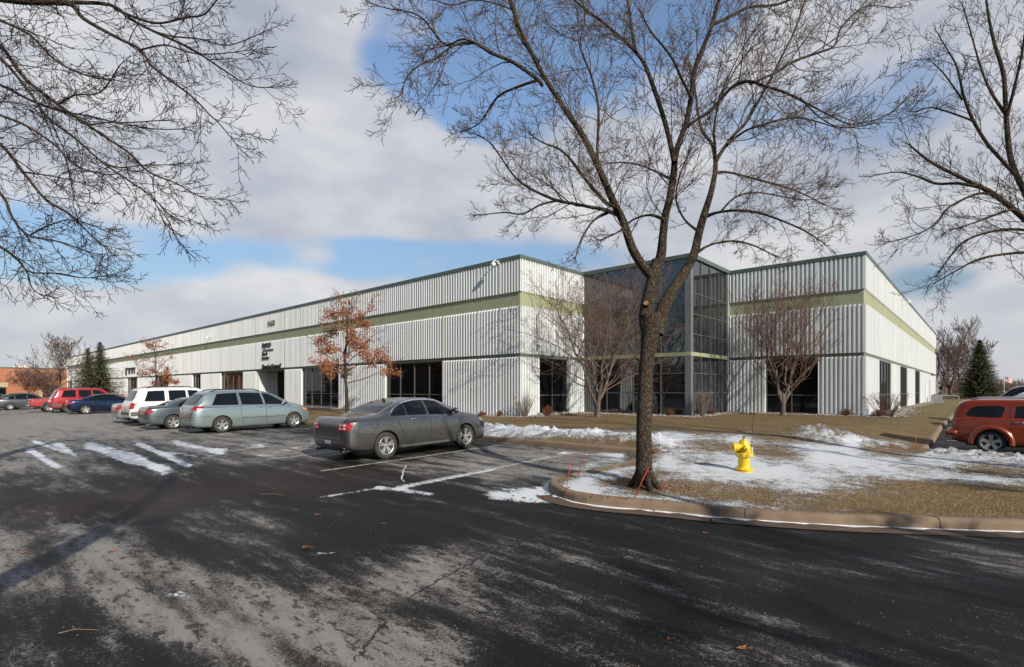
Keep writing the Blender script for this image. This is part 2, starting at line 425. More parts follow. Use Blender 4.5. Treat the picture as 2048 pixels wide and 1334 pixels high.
SNOW = [(62,902,112,932,15,1.0),(118,890,150,910,10,.9),(185,892,262,918,24,1.0),(262,915,318,936,20,.95),(280,888,375,930,12,1.0),(72,884,130,906,7,.7),(350,884,440,905,16,.8),(20,905,10,900,10,.5),(345,905,420,915,14,.55),
  (330,940,350,938,20,.35),(300,955,470,940,18,.3),(520,912,640,885,12,.5),(430,900,520,893,8,.45),(640,995,760,975,7,.6),(760,975,860,988,12,.7),(700,950,640,960,6,.1),
  (800,975,980,940,9,.75),(980,940,1130,905,5,.6),(1000,990,1090,985,34,.9),(1090,985,1110,960,16,.8),(1040,1000,1100,1000,14,.6),(870,945,1010,915,25,.35),(1130,905,1240,910,10,.5),(1180,925,1240,915,30,.4),
  (335,1190,360,1188,18,.75),(630,1108,665,1106,10,.7),(40,845,180,830,40,.35),(60,880,120,885,30,.35),(480,888,560,893,12,.4),(1120,940,1230,930,30,.3),(600,925,680,908,8,.4)]
BROWN = [(60,1030,300,1010,70,.8),(300,990,620,960,70,.8),(620,960,800,950,60,.5)]
def make_ground():
    xs = axis(0, -17, 6.5, .085, -700, 700); ys = axis(0, 2.6, 19, .085, -60, 750)
    X, Y = np.meshgrid(xs, ys); Z = zlot(X, Y)
    front = Y > 1.0; Yc = np.maximum(Y, 1.0)
    px = 1024+X/Yc*F; py = HZ+(EYE-Z)/Yc*F
    out = np.where(front, 1, 0)
    u, v = toUV(X, Y)
    fr = (blobs(px, py, FROST)-.02)*out + .12*np.sin(u*.9+1.2)*ss(14, 20, v) + .0*(1-out); fr = np.minimum(fr, .78+.6*ss(20, 40, v))
    sn = blobs(px, py, SNOW)*out - .08
    # the seam between the brown patch and the newer asphalt in front of it
    seam = 1065-(px-45)*.126
    br = np.clip(blobs(px, py, BROWN), 0, 1)*(py < seam)*out
    fr = np.where((br > .2), fr-.25*br, fr)
    # tyre lanes that the frost leaves open
    o = sheet('parking_lot', X, Y, Z, None, dict(frost=fr, snow=sn, brown=br), M['asphalt'])
    tag(o, kind='structure')
LSNOW = [(960,872,1180,868,28,.95),(1180,868,1340,880,34,1.0),(1340,872,1480,878,26,.85),(1480,882,1700,898,26,.7),(1600,900,1780,915,30,.55),(1340,905,1480,915,40,.75),(1500,925,1640,930,40,.6),(1350,950,1560,945,34,.45),(1180,985,1460,1020,40,.62),(1460,965,1620,990,36,.3),(1450,1010,1800,1030,20,.28),(1400,930,1700,960,60,.35),(1560,960,1800,985,34,.3),(1650,915,1760,935,40,.5),(1800,950,2048,955,32,.6),
  (1170,960,1330,925,30,.85),(1140,975,1180,985,26,.9),(1180,1000,1330,1015,20,.5),(1710,885,1800,888,24,.8),(1840,915,2048,928,30,1.0),(1640,920,1900,935,26,.6),(1700,945,2048,965,22,.45),
  (1520,950,1660,955,20,.35),(1400,960,1500,955,20,.25),(1560,975,1640,972,16,.35),(1650,865,1720,862,14,.35),(1960,960,2048,975,16,.3),(1330,1010,1480,1020,12,.35),(1120,985,1110,975,14,.6),(1350,935,1450,935,22,.4)]
def make_lawn():
    us = axis(0, 6.8, 21, .09, 6.5, 655, 1.12); vs = axis(0, -4, 15, .09, -225, FAR_V+8, 1.1)
    V, U = np.meshgrid(vs, us); d, nu, nv = poly_dist(U, V)
    inn = d > .10
    cell = inn[:-1, :-1] | inn[:-1, 1:] | inn[1:, 1:] | inn[1:, :-1]
    # snap the outer vertices of border cells on the inner kerb line
    sgn = np.where(d >= 0, 1.0, -1.0); gu = (U-nu)/(np.abs(d)+1e-9)*sgn; gv = (V-nv)/(np.abs(d)+1e-9)*sgn
    bad = ~inn; dd = .10
    U = np.where(bad, nu+gu*dd, U); V = np.where(bad, nv+gv*dd, V)
    X, Y = UV(U, V); Z = zlawn(X, Y)
    d, _, _ = poly_dist(U, V)
    Yc = np.maximum(Y, 1.0); px = 1024+X/Yc*F; py = HZ+(EYE-(Z-piles(U, V)))/Yc*F
    sn = blobs(px, py, LSNOW)*.72+piles(U, V)*1.5 - .05
    sn = sn+.20*ss(925, 945, py)*(1-ss(1015, 1040, py))*(1-ss(1650, 1850, px))*(Y > 1)
    sn = np.where(py < 858, sn*.2-.2, sn)
    green = np.clip(ss(24, 34, U)*(1-ss(4, 5, V)), 0, 1)*.55+.12*ss(14, 20, U)
    Z = Z+.022*ss(.35, .75, sn+.25*np.sin(U*11+np.sin(V*7))*np.sin(V*13))*ss(.12, .4, d)*(Y > 2)
    o = sheet('lawn', X, Y, Z, cell, dict(snow=sn, green=green), M['lawn'])
    tag(o, kind='structure')
def offset_line(pts, dist):
    out = []
    for i, p in enumerate(pts):
        a = np.array(pts[max(0, i-1)]); b = np.array(pts[min(len(pts)-1, i+1)]); t = b-a; t = t/np.hypot(*t)
        out.append((p[0]-t[1]*dist*-1, p[1]-t[0]*dist*1))
    return out
def dense(pts, stp):
    o = []
    for a, b in zip(pts[:-1], pts[1:]):
        l = math.hypot(b[0]-a[0], b[1]-a[1]); n = max(1, int(l/stp))
        o += [(a[0]+(b[0]-a[0])*i/n, a[1]+(b[1]-a[1])*i/n) for i in range(n)]
    return o+[pts[-1]]
def smooth_line(pts, it=2):
    for _ in range(it):
        q = [pts[0]]
        for a, b in zip(pts[:-1], pts[1:]):
            q += [(a[0]*.75+b[0]*.25, a[1]*.75+b[1]*.25), (a[0]*.25+b[0]*.75, a[1]*.25+b[1]*.75)]
        q.append(pts[-1]); pts = q
    return pts
def sweep_kerb(name, pts, seg_len, mat, prof, zf, gap=.012, wob=0):
    """pts run with the lawn on their left when walking u,v; prof = (inward offset, height)"""
    mb = MB(); acc = 0; chunk = []; chunks = []
    for i, p in enumerate(pts):
        if chunk: acc += math.hypot(p[0]-chunk[-1][0], p[1]-chunk[-1][1])
        chunk.append(p)
        if acc > seg_len: chunks.append(chunk); chunk = [p]; acc = 0
    if len(chunk) > 1: chunks.append(chunk)
    for ch in chunks:
        ch = [np.array(c, float) for c in ch]
        e = ch[1]-ch[0]; ch[0] = ch[0]+e/np.hypot(*e)*gap/2; e = ch[-1]-ch[-2]; ch[-1] = ch[-1]-e/np.hypot(*e)*gap/2
        rows = []; dz = R.uniform(-.006, .006)
        for i, p in enumerate(ch):
            a = ch[max(0, i-1)]; b = ch[min(len(ch)-1, i+1)]; t = (b-a)/np.hypot(*(b-a)); n = np.array((t[1], -t[0]))
            dd, _, _ = poly_dist(np.array([p[0]+n[0]*.05]), np.array([p[1]+n[1]*.05]))
            if dd[0] < 0: n = -n
            row = []; z0 = zf(*UV(*p))
            for k, (of, h) in enumerate(prof):
                w = of+(R.uniform(-wob, wob) if wob and k in (0, 1) else 0)
                q = p+n*w; x, y = UV(*q); row.append((x, y, z0+h+dz*(h > .01)))
            rows.append(row)
        mb.grid(rows); mb.poly(rows[0]); mb.poly(rows[-1][::-1])
    o = mb.build(name, mat, smooth=False); tag(o, kind='structure'); return o
def make_kerbs():
    zf = lambda x, y: float(zlot(x, y))
    prof = [(-.02, -.05), (.0, .0), (.012, .10), (.028, .135), (.055, .152), (.10, .156), (.165, .152), (.18, .10)]
    drive = dense(smooth_line(LAWN[3:21], 1), .12)
    sweep_kerb('kerb', drive, 2.55, M['kerb'], prof, zf)
    k1 = dense([LAWN[0], LAWN[1], LAWN[2], LAWN[3]], .6)
    sweep_kerb('kerb', k1, 3.0, M['kerb'], prof, zf)
    sweep_kerb('kerb', dense([(20.0, -30), (20.0, 1.0), (20.3, 1.3), (74, 1.3)], .5), 3.0, M['kerb'], prof, zf)
    vis = [p for p in drive if p[1] < 5.6 or p[0] < 7.3]
    g = [(-.33, .006), (-.16, .007), (-.01, .008)]
    sweep_kerb('gutter', vis, 2.55, M['gutter'], g, zf, .01)
    s = [(-.055, .003), (-.04, .007), (-.01, .012), (.008, .014)]
    sweep_kerb('snow_line', vis, 1e9, M['snow'], s, zf, 0, .045)
def stripe(a, b, w=.1):
    a = Vector(a); b = Vector(b); t = (b-a).normalized(); n = Vector((-t.y, t.x, 0))*w/2; mb = MB(); rows = []
    k = 14
    for i in range(k+1):
        p = a.lerp(b, i/k); rows.append([(p.x+n.x*s, p.y+n.y*s, float(zlot(p.x+n.x*s, p.y+n.y*s))+.005) for s in (-1, 1)])
    mb.grid(rows); tag(mb.build('parking_line', M['linepaint']), kind='structure')
def linemat():
    m, nt, p = newmat('worn_line_paint'); v = objco(nt); n = noise(nt, v, 14, 5, .7)
    L(nt, ramp(nt, n, [(.40, (.07, .07, .07)), (.56, (.52, .52, .50))]), p.inputs['Base Color']); p.inputs['Roughness'].default_value = .8; return m
M['linepaint'] = linemat()
def make_lines():
    v = 8.2
    for v in (8.2, 11.05, 13.9, 16.75, 19.6, 22.45, 25.6, 29.6, 32.6, 35.5, 38.4, 41.3, 44.2, 47.6, 51.6):
        a = UV(5.9, v); b = UV(11.9, v); stripe((a[0], a[1], 0), (b[0], b[1], 0))
    for u in (25.2, 28.2, 31.2, 34.4):
        a = UV(u, 1.0); b = UV(u, -4.5); stripe((a[0], a[1], 0), (b[0], b[1], 0))
def crackline(name, pix, w, mat):
    pts = [gnd(*p) for p in pix]; q = []
    for a, b in zip(pts[:-1], pts[1:]):
        for i in range(14): q.append(a.lerp(b, i/14)+Vector((R.gauss(0, .012), R.gauss(0, .012), 0)))
    mb = MB(); rows = []
    for i, p in enumerate(q[:-1]):
        t = (q[i+1]-p).normalized(); n = Vector((-t.y, t.x, 0)); ww = w*R.uniform(.3, 1.2)*min(1, (len(q)-i)/10)
        rows.append([(p.x+n.x*ww*s, p.y+n.y*ww*s, float(zlot(p.x, p.y))+.004) for s in (-.5, .5)])
    mb.grid(rows); tag(mb.build(name, mat), kind='structure')
# ------------------------------------------------------------------ main building
ZB = EYE-1.47; 
def zA(y): return EYE+(HZ-y)*A0[1]/F
Z_TOP, Z_RT, Z_GT, Z_GB, Z_GR, Z_LW = zA(510), zA(517), zA(582.5), zA(611.5), zA(706.5), zA(713.5)
class Wall:
    def __init__(s, P, d, n): s.P, s.d, s.n = P, d, n
    def p(s, t, off, z): return (s.P[0]+s.d[0]*t+s.n[0]*off, s.P[1]+s.d[1]*t+s.n[1]*off, z)
DEP = .118
def ribs(mb, W, t0, t1, z0, z1, joints, pitch=.218, sign=1):
    """ribbed precast panels between t0 and t1; joints are grooves"""
    js = sorted([j for j in joints if t0+.02 < j < t1-.02]); edges = [t0]+js+[t1]; prof = [(t0, DEP)]
    for a, b in zip(edges[:-1], edges[1:]):
        if a > t0: prof.append((a+.003, DEP-.03))
        prof.append((a+.006, DEP))
        m = .055; L0 = (b-a)-2*m
        if L0 > .2:
            n = max(1, round(L0/pitch)); p = L0/n; prof.append((a+m-.02, DEP))
            for i in range(n):
                s = a+m+i*p
                prof += [(s+.012, 0), (s+p*.50, 0), (s+p*.60, DEP)]
                if i < n-1: prof.append((s+p*.97, DEP))
        prof.append((b-.006, DEP))
        if b < t1: prof.append((b-.003, DEP-.03))
    prof.append((t1, DEP))
    rows = [[W.p(s, o, z0) for s, o in prof], [W.p(s, o, z1) for s, o in prof]]
    mb.grid(rows)
    for z in (z0, z1): mb.grid([[W.p(s, o, z) for s, o in prof], [W.p(s, -.03, z) for s, o in prof]])
def slab(mb, W, t0, t1, o0, o1, z0, z1):
    q = [W.p(t, o, z) for t in (t0, t1) for o in (o0, o1) for z in (z0, z1)]
    b = len(mb.v); mb.v.extend(q)
    for f in ((0,1,3,2),(4,6,7,5),(0,4,5,1),(2,3,7,6),(0,2,6,4),(1,5,7,3)): mb.f.append(tuple(b+i for i in f)); mb.m.append(0)
def window(bld, W, t0, t1, z0, z1, cols, rowz, depth=.15, glass='glass', label=None, mw=.055):
    mb = MB(); e = .04
    for i in range(cols+1):
        t = t0+(t1-t0)*i/cols; t = min(max(t, t0+mw/2), t1-mw/2); slab(mb, W, t-mw/2, t+mw/2, -depth, -depth+.07, z0, z1)
    ed = [t0+mw]+[t0+(t1-t0)*i/cols for i in range(1, cols)]+[t1-mw]
    for z in [z0+mw/2]+list(rowz)+[z1-mw/2]:
        for i in range(cols): slab(mb, W, ed[i]+(mw/2 if i else 0), ed[i+1]-(mw/2 if i < cols-1 else 0), -depth+.002, -depth+.066, z-mw/2, z+mw/2)
    f = mb.build('window', M['mull'], bld)
    g = MB(); g.poly([W.p(t0, -depth+.01, z0), W.p(t1, -depth+.01, z0), W.p(t1, -depth+.01, z1), W.p(t0, -depth+.01, z1)]); g.build('glass', M[glass], f)
    s = MB()
    slab(s, W, t0-.01, t1+.01, -depth-.05, max(-.02, -depth+.09), z0-.12, z0); s.build('sill', M['post'], f)
    for a, c in ((t0-.03, t0), (t1, t1+.03)):
        j = MB(); slab(j, W, a, c, -depth-.02, DEP-.01, z0, z1); j.build('jamb', M['wall'], f)
    return f
def text_obj(name, body, W, t, z, size, mat, parent, off, flip=1, bold=.02, shear=0, sx=1):
    cu = bpy.data.curves.new(name, 'FONT'); cu.body = body; cu.size = size; cu.extrude = .03; cu.offset = bold; cu.shear = shear
    o = bpy.data.objects.new(name, cu); link(o); dg = bpy.context.evaluated_depsgraph_get(); dg.update()
    me = bpy.data.meshes.new_from_object(o.evaluated_get(dg)); bpy.data.objects.remove(o)
    ob = bpy.data.objects.new(name, me); link(ob); me.materials.clear(); me.materials.append(mat)
    xd = Vector((-W.d[0], -W.d[1], 0)); nn = Vector((W.n[0], W.n[1], 0)); up = Vector((0, 0, 1))
    for v in me.vertices:
        c = v.co.copy(); v.co = Vector(W.p(t, off, z))+xd*c.x*sx+up*c.y+nn*c.z
    ob.parent = parent; return ob
def make_building():
    b = empty('industrial_building', (A0[0], A0[1], 0)); b.location = (0, 0, 0)
    tag(b, 'long white ribbed precast concrete building with sage green stripe and corner glass atrium', 'building')
    WA = Wall(A0, D2, NEG1); WB = Wall(A0, D1, NEG2); WG = Wall(B0, NEG2, NEG1); WS = Wall(DD, D1, NEG2); WC = Wall(E0, NEG2, NEG1); WR = Wall(C0, D1, NEG2)
    tA = lambda px: along(A0, D2, px)
    j0 = tA(957); jA = [tA(1001)]+[j0+3.05*k for k in range(60)]
    jA = [j for j in jA if j < LEN_L-.5]
    K = lambda k: j0+3.05*k
    def snap(px): return K(round((tA(px)-j0)/3.05))
    wins = [(K(1), K(3), 4), (K(5), K(7), 4)]
    ent = (snap(574.7), snap(519.5))
    wins += [(snap(492), snap(447.5), 4)]
    t = snap(405.6); wins += [(t, t+3.05, 2)]
    t = snap(339); wins += [(t, t+6.1, 4)]
    t = snap(273.5); wins += [(t, t+6.1, 4)]
    t = snap(223.6); wins += [(t, t+6.1, 4)]
    t = tA(144); wins += [(t-1, t+5, 2)]
    lB = along(A0, D1, 1165); lG = along(B0, NEG2, 1381); lS = along(DD, D1, 1457); lC = along(E0, NEG2, 1727)
    # facade A
    mb = MB(); ribs(mb, WA, -DEP, LEN_L, Z_GT, Z_RT, jA); mb.build('upper_wall', M['wall'], b)
    mb = MB(); ribs(mb, WA, -DEP, LEN_L, Z_GR, Z_GB, jA); mb.build('middle_wall', M['wall'], b)
    opens = sorted([(w[0], w[1]) for w in wins]+[ent]); t = -DEP
    for o0, o1 in opens+[(LEN_L, 0)]:
        mb = MB(); ribs(mb, WA, t, o0, ZB-.3, Z_LW, jA); t = o1; mb.build('lower_wall', M['wall'], b)
    # B side
    def wallpart(nm, W, t0, t1, z0, z1, js): mb = MB(); ribs(mb, W, t0, t1, z0, z1, js); return mb.build(nm, M['wall'], b)
    jB = [lB/2]; wb0, wb1 = along(A0, D1, 1076), along(A0, D1, 1136)
    wallpart('upper_wall', WB, -DEP, lB, Z_GT, Z_RT, jB); wallpart('middle_wall', WB, -DEP, lB, Z_GR, Z_GB, jB)
    wallpart('lower_wall', WB, -DEP, wb0, ZB-.3, Z_LW, []); wallpart('lower_wall', WB, wb1, lB, ZB-.3, Z_LW, [])
    window(b, WB, wb0, wb1, ZB+.12, Z_LW, 2, [ZB+1.15])
    # C wing front
    wc0, wc1 = along(E0, NEG2, 1531), along(E0, NEG2, 1637); jC = [wc0, wc1]
    wallpart('upper_wall', WC, .12, lC+DEP, Z_GT, Z_RT, jC); wallpart('middle_wall', WC, .12, lC+DEP, Z_GR, Z_GB, jC)
    wallpart('lower_wall', WC, .12, wc0, ZB-.3, Z_LW, []); wallpart('lower_wall', WC, wc1, lC+DEP, ZB-.3, Z_LW, [])
    window(b, WC, wc0, wc1, ZB+.12, Z_LW, 2, [ZB+1.15])
    # right side
    jR = [3.4+3.05*k for k in range(18) if 3.4+3.05*k < LEN_R-1]
    def jr(px): t = along(C0, D1, px); return t
    wallpart('upper_wall', WR, -DEP, LEN_R, Z_GT, Z_RT, jR); wallpart('middle_wall', WR, -DEP, LEN_R, Z_GR, Z_GB, jR)
    rw = [(jr(1754), jr(1778)), (jr(1796.6), jr(1811)), (jr(1827), jr(1837))]; t = -DEP
    for o0, o1 in rw+[(LEN_R, 0)]: wallpart('lower_wall', WR, t, o0, ZB-.4, Z_LW, jR); t = o1
    for o0, o1 in rw: window(b, WR, o0, o1, ZB+.12, Z_LW, 4, [ZB+1.15], depth=.0)
    for o0, o1, c in wins: window(b, WA, o0, o1, ZB+.12, Z_LW, c, [ZB+1.15])
    # entrance recess
    e0, e1 = ent; Pe = WA.p(e1, 0, 0)[:2]; dp = -along(Pe, D1, 553)
    WE = Wall(WA.p(0, dp, 0)[:2], D2, NEG1); WJ = Wall(Pe, D1, NEG2)
    wallpart('entrance_wall', WJ, .0, -dp-.02, ZB-.1, Z_LW, [])
    mb = MB(); slab(mb, WA, e0-.15, e0, dp, DEP-.003, ZB-.1, Z_LW); mb.build('entrance_wall', M['wall'], b)
    mb = MB(); slab(mb, WA, e0, e1, dp, -.12, Z_LW, Z_LW+.1); mb.build('entrance_soffit', M['groove'], b)
    window(b, WE, e0+.03, e1-DEP-.05, ZB, Z_LW-.02, 4, [ZB+2.2], depth=.1)
    # bands, grooves, caps
    for nm, mat, z0, z1, pr in (('stripe', 'green', Z_GB, Z_GT, .0), ('trim', 'groove', Z_LW, Z_GR, .015)):
        for W, l, s0 in ((WA, LEN_L, 0), (WB, lB, 0), (WC, lC, .12), (WR, LEN_R, 0)):
            t = s0; mb = MB()
            js = {id(WA): jA, id(WR): jR, id(WC): jC}.get(id(W), [lB/2]) if nm == 'stripe' else []
            for j in [x for x in js if s0 < x < l-.1]+[l]:
                slab(mb, W, t+(.006 if t > s0 else -pr), j-.006, -.06, pr+.012, z0+.002, z1-.002); t = j
            mb.build(nm, M[mat], b)
    for W, l, s0 in ((WA, LEN_L, -.14), (WB, lB, .16), (WC, lC+.14, .0), (WR, LEN_R, .16)):
        mb = MB(); slab(mb, W, s0, l, -.2, .15, Z_RT, Z_TOP); mb.build('parapet_cap', M['cap'], b)
    # atrium
    def curtain(W, l, cols, rows, rest, name):
        mb = MB(); w = .06
        for t in cols: slab(mb, W, t-w/2, t+w/2, -.05, .045, ZB+.05, Z_RT)
        for z in rows: slab(mb, W, 0.03, l-.03, -.05, .041, z-.03, z+.03)
        c = mb.build(name, M['mull'], b)
        g = MB()
        ts = [0]+list(cols)+[l]; zs = [ZB]+sorted(rows)+[Z_RT]
        for a, d_ in zip(ts[:-1], ts[1:]):
            for z0, z1 in zip(zs[:-1], zs[1:]):
                tw = R.uniform(-.0035, .0035); tz = R.uniform(-.0035, .0035)
                if d_-a < .02 or z1-z0 < .02: continue
                g.poly([W.p(a, -tw, z0), W.p(d_, tw+tz, z0), W.p(d_, tw, z1), W.p(a, -tw-tz, z1)])
        g.build('glass', M['aglass'], c)
        return c
    zy = lambda y, P: EYE+(HZ-y)*P[1]/F
    rows = [zy(y, DD) for y in (584, 626, 667, 746, 786)]
    zb0, zb1 = zy(711, DD), zy(703.5, DD)
    gp = lambda px: along(B0, NEG2, px)
    curtain(WG, lG, [.03, gp(1214), gp(1267), gp(1322), gp(1371)], rows, 0, 'curtain_wall')
    sp = lambda px: along(DD, D1, px)
    curtain(WS, lS, [.25, sp(1401), sp(1419), sp(1436), sp(1452)-.03], rows, 0, 'curtain_wall')
    mb = MB(); slab(mb, WG, .0, lG+.055, -.05, .06, zb0, zb1); slab(mb, WS, -.05, lS-.3, -.05, .058, zb0, zb1); mb.build('atrium_band', M['green'], b)
    mb = MB(); slab(mb, WG, lG-.28, lG+.05, -.2, .055, ZB-.3, zb0-.003); slab(mb, WG, lG-.28, lG+.05, -.2, .055, zb1+.003, Z_RT); mb.build('corner_post', M['post_dark'], b)
    mb = MB(); slab(mb, WS, lS-.26, lS+.1, -.1, .07, ZB-.3, Z_RT); mb.build('corner_post', M['post'], b)
    slabm = MB(); slab(slabm, WC, -.0, .11, -.1, .05, ZB-.3, Z_RT); slabm.build('corner_post', M['post'], b)
    mb = MB(); slab(mb, WG, .13, lG+.13, -.2, .13, Z_RT+.004, Z_TOP+.03); mb.build('atrium_cap', M['cap'], b); mb = MB(); slab(mb, WS, .14, lS-.13, -.2, .128, Z_RT+.004, Z_TOP+.03); mb.build('atrium_cap', M['cap'], b)
    mb = MB(); slab(mb, WG, .1, lG-.1, -.14, .03, ZB-.3, ZB+.06); mb.build('base_sill', M['post'], b); mb = MB(); slab(mb, WS, .1, lS-.3, -.14, .03, ZB-.3, ZB+.06); mb.build('base_sill', M['post'], b)
    # roof and hidden backs
    zr = Z_TOP-.35; mb = MB(); V1 = vA+LEN_L; U1 = uE+LEN_R; q = .1
    pts = [(uA+q, vA+q), (uB+q, vA+q), (uB+q, vD+q), (uE+q, vD+q), (uE+q, vC+q), (U1, vC+q), (U1, V1), (uA+q, V1)]
    mb.poly([(*UV(*p), zr) for p in pts])
    for a, c in (((U1, vC), (U1, V1)), ((U1, V1), (uA, V1))):
        A_, B_ = UV(*a), UV(*c); mb.poly([(*A_, 0), (*B_, 0), (*B_, Z_TOP-.01), (*A_, Z_TOP-.01)])
    # inner back of the parapet and wall core so that no light leaks
    for i in range(len(pts)):
        a, c = pts[i], pts[(i+1) % len(pts)]; A_, B_ = UV(a[0]+.35, a[1]+.35), UV(c[0]+.35, c[1]+.35)
        if i in (5, 6): continue
    mb.build('roof', M['roof'], b)
    core = MB()
    cq = [(uA, vA), (uB, vA), (uB, vD), (uE, vD), (uE, vC), (U1, vC)]
    for W, l, zlo in ((WA, LEN_L, Z_LW), (WB, lB, Z_LW), (WC, lC, Z_LW), (WR, LEN_R, Z_LW)):
        slab(core, W, .05, l-.05, -.16, -.07, zlo+.11, Z_RT-.01)
    for (W, l, op) in ((WA, LEN_L, opens), (WR, LEN_R, rw), (WB, lB, [(wb0, wb1)]), (WC, lC, [(wc0, wc1)])):
        t = .05
        for o0, o1 in op: slab(core, W, t, o0, -.35, -.03, ZB-.3, Z_LW+.1); t = o1
        slab(core, W, t, l-.05, -.35, -.03, ZB-.3, Z_LW+.1)
    core.build('wall_core', M['wall'], b)
    # lettering
    lz = lambda px, y: EYE+(HZ-y)*(A0[1]+D2[1]*tA(px))/F
    off = DEP+.03
    def letters(body, px0, px1, y0, y1, mat, nm='sign_letters', shear=0, bold=.02):
        # body fills px0..px1 with height y0(top)..y1(base)
        t0, t1 = tA(px0), tA(px1); w = t0-t1; z1, z0 = lz(px0, y0), lz(px0, y1)
        o = text_obj(nm, body, WA, t0, z0, 1.0, mat, b, off, 1, bold, shear)
        vs = o.data.vertices; xd = Vector((-WA.d[0], -WA.d[1], 0)); P = Vector(WA.p(t0, 0, 0))
        xs = [(v.co-P).dot(xd) for v in vs]; zs = [v.co.z for v in vs]; x0, x1 = min(xs), max(xs); a0, a1 = min(zs), max(zs)
        for v, x in zip(vs, xs):
            nx = (x-x0)/(x1-x0)*w; v.co = v.co+xd*(nx-x); v.co.z = z0+(v.co.z-a0)/(a1-a0)*(z1-z0)
        return o
    letters('5400', 539, 553.5, 642.5, 652, M['olive_letters'], 'building_number', bold=.0)
    letters('tyco', 527, 545, 686, 699, M['letters'], shear=.0, bold=.012)
    letters('Fire &', 528, 538, 704.5, 711, M['letters'], bold=.0)
    letters('Security', 527, 541, 713.5, 720.5, M['letters'], bold=.0)
    letters('SimplexGrinnell', 527, 565.5, 729, 741, M['letters'], shear=.3, bold=.008)
    mb = MB(); t0, t1 = tA(529), tA(550); z = lz(535, 700.3); slab(mb, WA, t1, t0, off-.02, off+.03, z-.04, z+.04); mb.build('sign_line', M['letters'], b)
    # far sign, too small to read: a tall bar, a short line and a block of strokes
    mb = MB(); Z = lambda y: lz(258, y)
    slab(mb, WA, tA(256), tA(253.3), off-.02, off+.05, Z(749), Z(735)); slab(mb, WA, tA(273), tA(257), off-.02, off+.05, Z(738.5), Z(736)); 
    for p in (259.5, 262, 265.5, 268, 271): slab(mb, WA, tA(p+1.2), tA(p), off-.02, off+.05, Z(747), Z(740))
    mb.build('sign_letters', M['letters'], b)
    # side door, bits
    mb = MB(); slab(mb, WR, 38, 39.1, DEP+.005, DEP+.04, ZB-.1, ZB+2.2); mb.build('side_door', M['wall'], b)
    return WA, WB, WC, WR
def camera_thing(W, t, z, label, name='security_camera'):
    e = empty(name, W.p(t, DEP, z)); e.rotation_euler = (0, 0, math.atan2(W.n[1], W.n[0])); tag(e, label, 'security camera', 'security cameras on the walls')
    a = MB(); a.tube([(0, 0, .15), (.25, 0, .22), (.42, 0, .12), (.42, 0, .0)], [.03]*4, 6, cap=True); a.box((.02, 0, .15), (.03, .16, .2)); a.build('arm', M['white'], e)
    d = MB(); d.lathe([(.02, .06), (.12, .05), (.13, -.05), (.10, -.12), (.04, -.17)], 12, Matrix.Translation((.42, 0, 0))); d.build('housing', M['white'], e, True)
def make_fixtures(WA, WB, WC, WR):
    tA = lambda px: along(A0, D2, px)
    for px, py, lb in ((1000, 531, 'white dome security camera high on the ribbed facade next to the near corner'), (424, 676, 'white security camera on the facade left of the black lettering')):
        t = tA(px); Y = A0[1]+D2[1]*t; camera_thing(WA, t, EYE+(HZ-py)*Y/F, lb)
    t = along(C0, D1, 1800); Y = C0[1]+D1[1]*t; camera_thing(WR, t, EYE+(HZ-604)*Y/F, 'white security camera on the sunlit right side wall above the green stripe')
    # floodlight
    e = empty('wall_lamp', WR.p(along(C0, D1, 1859.5), DEP, EYE+(HZ-748)*60/F)); e.rotation_euler = (0, 0, math.atan2(NEG2[1], NEG2[0]))
    tag(e, 'small dark wall lamp near the far end of the sunlit side wall', 'wall lamp'); m = MB(); m.box((.1, 0, 0), (.2, .35, .25)); m.tube([(.2, 0, -.05), (.3, 0, -.1)], [.09, .12], 8, cap=True); m.build('lamp_housing', M['trim'], e)
    # condenser
    t = along(C0, D1, 1851); x, y, _ = WR.p(t, .95, 0); z = zg(x, y)
    e = empty('air_conditioner', (x, y, z), math.atan2(D1[1], D1[0])); tag(e, 'grey air conditioning unit on the grass at the far end of the side wall', 'air conditioner')
    m = MB(); m.box((0, 0, .42), (1.4, .9, .75)); m.box((0, 0, .02), (1.6, 1.1, .1)); m.build('casing', M['post'], e)
    m = MB()
    for k in range(9): m.box((0, -.46, .15+k*.065), (1.3, .03, .02)); m.box((0, .46, .15+k*.065), (1.3, .03, .02))
    m.build('grille', M['trim'], e)
    m = MB(); m.lathe([(.35, 0), (.38, .05), (.30, .08), (.1, .06)], 16, Matrix.Translation((.0, 0, .8))); m.build('fan_cover', M['trim'], e)
    # meters at the far corner
    t = LEN_R-1.0; x, y, _ = WR.p(t, DEP, 0); e = empty('utility_meter', (x, y, zg(x, y)), math.atan2(NEG2[1], NEG2[0])); tag(e, 'grey utility meters and pipes at the far corner of the side wall', 'utility meter')
    m = MB()
    for k in range(2): m.tube([(.12, k*.4, 0), (.12, k*.4, 2.4), (.3, k*.4, 2.6), (.3, k*.4, 3.2)], [.05]*4, 8, cap=True)
    m.build('pipe', M['galv'], e)
    for k, h in enumerate((1.2, 1.9, 2.6)):
        m = MB(); m.box((.25, .2-.3*k, h), (.22, .35, .45)); m.tube([(.36, .2-.3*k, h), (.46, .2-.3*k, h)], [.14, .13], 12, cap=True); m.build('meter', M['galv'], e)
    # smaller pipes
    e = empty('vent_pipe', WR.p(along(C0, D1, 1856), DEP, ZB)); tag(e, 'thin grey pipe fixed upright to the sunlit side wall past the third window', 'pipe'); m = MB(); m.tube([(0, 0, 0), (0, 0, 2.6)], [.05, .05], 6, cap=True); m.build('pipe', M['galv'], e)
